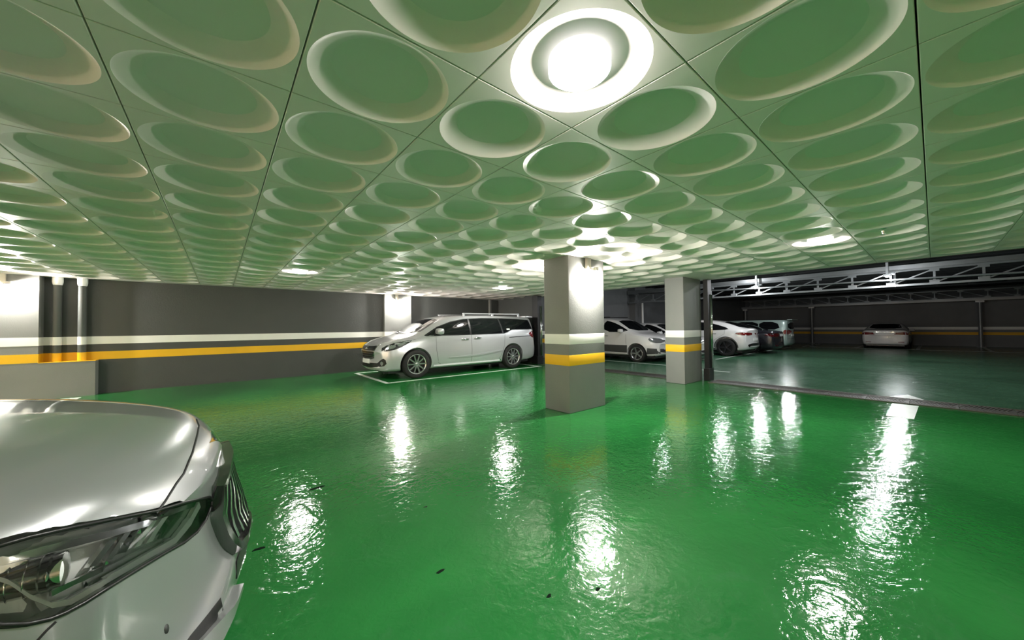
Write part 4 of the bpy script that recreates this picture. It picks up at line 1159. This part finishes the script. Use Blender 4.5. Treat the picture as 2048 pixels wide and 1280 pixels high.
def near_details(c):
    c.underside(-2.2, 2.15, .76)
    # cabin, doors, tail
    c.side('front_door_window', [(1.10, .99), (.70, 1.22), (.30, 1.36), (0.0, 1.395), (-.02, 1.0)], M_TINT, .004)
    c.side('rear_door_window', [(-.06, 1.395), (-.5, 1.385), (-.85, 1.33), (-1.38, 1.12), (-1.44, 1.05), (-.9, 1.02), (-.06, 1.0)], M_TINT, .004)
    c.proj('windscreen', [(-.72, 1.08), (.72, 1.08), (.64, 1.27), (.54, 1.395), (-.54, 1.395), (-.64, 1.27)], M_TINT, front_ray, .004)
    c.proj('rear_window', [(-.66, 1.15), (.66, 1.15), (.58, 1.32), (.50, 1.40), (-.50, 1.40), (-.58, 1.32)], M_TINT, rear_ray, .004)
    c.seam_sides([(.95, .94), (1.0, .60), (.92, .28), (-.02, .28), (-.02, .98)])
    c.seam_sides([(-.02, .28), (-.92, .28), (-1.05, .55), (-1.35, .82), (-1.40, 1.02)])
    c.handle(.10, .85); c.handle(-.95, .88); c.mirrors(.82, .88, 1.04)
    for sg in (-1, 1):
        c.proj('tail_light', [(sg * .40, .84), (sg * .46, .91), (sg * .80, .95), (sg * .84, .80), (sg * .55, .80)], M_REDLENS, rear_ray, .006, cell=.05)
    c.proj('number_plate', [(-.26, .60), (.26, .60), (.26, .71), (-.26, .71)], M_PLATE, rear_ray, .012, cell=.1, soft=0)
    # hood panel and gaps
    cr = cam_ray_local
    def cseam(pts, r, mirror=True):
        b = seam_bm(c.bvh, pts, cr, r, n=5)
        o = obj('panel_gap', b, M_SEAM, c.root)
        if mirror: mirrored(o, c.root)
    cseam([(312, 1027), (330, 1003), (352, 968), (367, 948), (385, 905), (394, 872), (398, 852), (393, 839)], .0042, False)
    cseam([(112, 1243), (92, 1262), (68, 1288), (40, 1320)], .003)
    # headlight
    hl = obj('headlight', patch_bm(c.bvh, HL, cr, 16, -.070, rim=0, soft=0), M_HLBASE, c.root, smooth=True)
    def hp(name, poly, m, off, rim=.006, soft=0, cell=14):
        return obj(name, patch_bm(c.bvh, poly, cr, cell, off, rim, soft), m, hl, smooth=True, sharp=35)
    S = 1.0
    hp('upper_bezel', [(-90, 1140), (0, 1116), (120, 1084), (240, 1056), (330, 1029), (412, 1001), (410, 1010), (330, 1042), (240, 1070), (120, 1101), (0, 1135), (-90, 1158)], M_REFLECTOR, -.022, .02)
    hp('reflector_bowl', [(-60, 1150), (0, 1138), (90, 1116), (88, 1195), (60, 1190), (0, 1158), (-60, 1160)], M_REFLECTOR, -.05, .01)
    hp('turn_lamp', [(-80, 1185), (0, 1168), (30, 1180), (72, 1212), (60, 1232), (0, 1240), (-60, 1228)], M_LIGHTGUIDE, -.045, .01)
    for a, b_, w_ in (((198, 1132), (243, 1073), 16), ((232, 1118), (272, 1060), 14), ((262, 1108), (300, 1050), 18), ((296, 1094), (331, 1041), 12), ((318, 1086), (352, 1033), 12), ((346, 1074), (384, 1020), 22)):
        hp('led_blade', [a, (a[0] + w_, a[1] - 5), (b_[0] + w_, b_[1] - 5), b_], M_REFLECTOR if w_ > 13 else M_LIGHTGUIDE, -.034, .02)
    def hl_strip(name, pts, w_, m, off):
        up = [(x, y - w_ / 2) for x, y in pts]; dn = [(x + w_ * .25, y + w_ / 2) for x, y in pts][::-1]
        return hp(name, up + dn, m, off, .014, cell=18)
    hl_strip('light_guide', [(-60, 1150), (0, 1160), (20, 1167), (68, 1196), (110, 1212), (150, 1204), (225, 1160), (305, 1112), (362, 1078), (392, 1042), (410, 1008)], 11, M_LIGHTGUIDE, -.018)
    hl_strip('chrome_strip', [(120, 1190), (200, 1148), (300, 1096), (352, 1070)], 10, M_REFLECTOR, -.040)
    # projector lamp lying along the car
    o, d = cr(120, 1146); h_, n_, i_, ds = c.bvh.ray_cast(o, d)
    pc = h_ - HLN * .045
    ax = Vector((1, 0, -.02))
    b = BM(); alathe(b, [(0.0, -.10), (.036, -.10), (.040, -.08), (.041, .0), (.044, .004), (.044, .016), (.040, .020), (.040, .036)], 28, axis='x', center=pc); p_ = obj('projector_barrel', b, M_REFLECTOR, hl, smooth=True, sharp=30)
    b = BM(); alathe(b, [(.0395, .030), (.036, .037), (.022, .041), (0, .043)], 28, axis='x', center=pc); bmesh.ops.recalc_face_normals(b, faces=b.faces); obj('projector_lens', b, M_LIGHTGUIDE, hl, smooth=True)
    for xx in (-.07, -.045, -.02):
        b = BM(); alathe(b, [(.0405, xx - .002), (.0445, xx), (.0405, xx + .002)], 28, axis='x', center=pc); obj('barrel_ring', b, M_CHROME, hl, smooth=True)
    obj('cover_glass', patch_bm(c.bvh, HL, cr, 16, .001, rim=0, soft=0), M_GLASS, hl, smooth=True)
    # black gasket round the lens
    G = HL + [HL[0]]
    P3 = []
    for (a, b_) in zip(G[:-1], G[1:]):
        for k in range(4):
            t = k / 4; o, d = cr(a[0] + (b_[0] - a[0]) * t, a[1] + (b_[1] - a[1]) * t); h_, n_, i_, ds = c.bvh.ray_cast(o, d)
            if h_ is not None: P3.append(h_ + n_ * .0005)
    P3.append(P3[0])
    obj('gasket', atube(BM(), P3, .0055, 6, cap=False), M_BLACK, hl, smooth=True)
    for ch in [hl]:
        m2 = mirrored(ch, c.root)
        for g in list(hl.children): mirrored(g, m2)
    # grille
    gp = [(-.34, .67), (-.33, .52), (-.28, .34), (.28, .34), (.33, .52), (.34, .67), (.22, .70), (-.22, .70)]
    gi = [(y * .90, .525 + (z - .525) * .88) for y, z in gp]
    gm = c.proj('grille', gi, M_BLACK, front_ray, .012, cell=.05, soft=0)
    ring = gp + [gp[0]] + [gi[0]] + gi[::-1]
    c.proj('grille_frame', gp[:] + [gp[0], gi[0]] + gi[:0:-1], M_DARKCHROME, front_ray, .042, cell=.05, soft=0, rim=.06, parent=c.root)
    for k in range(13):
        y = -.28 + .56 * k / 12
        zt = .655 if abs(y) < .21 else .64
        zb_ = .38 if abs(y) < .26 else .46
        c.proj('grille_bar', [(y - .008, zb_), (y + .008, zb_), (y + .008, zt), (y - .008, zt)], M_CHROME, front_ray, .034, cell=.06, soft=0, rim=.025, parent=gm)
    # lower intakes
    si = obj('side_intake', patch_bm(c.bvh, [(440, 1196), (418, 1225), (380, 1272), (345, 1322), (425, 1322), (440, 1270), (446, 1225)], cr, 14, .003, .01, 0), M_BLACK, c.root, smooth=True, sharp=35); mirrored(si, c.root)
    for sg in (-1, 1): c.proj('bumper_lip', [(sg * .82, .20), (sg * .30, .20), (sg * .30, .225), (sg * .60, .245), (sg * .82, .24)], c.paint, front_ray, .035, cell=.05, soft=0, rim=.07)
    c.proj('lower_intake', [(-.26, .30), (.26, .30), (.25, .22), (-.25, .22)], M_BLACK, front_ray, .005, cell=.06, soft=0)
    sen = obj('parking_sensor', patch_bm(c.bvh, [(333 + 5 * math.cos(a), 1258 + 10 * math.sin(a) - 2 * math.cos(a)) for a in [k * math.pi / 5 for k in range(10)]], cr, 20, .001, .004, 0), M_TRIM, c.root, smooth=True); mirrored(sen, c.root)
    obj('emblem', patch_bm(c.bvh, [(420, 862), (434, 868), (447, 879), (440, 884), (430, 882), (417, 887), (424, 876)], cr, 6, .003, .004, 0), M_CHROME, c.root, smooth=True, sharp=30)
near_details(ns)
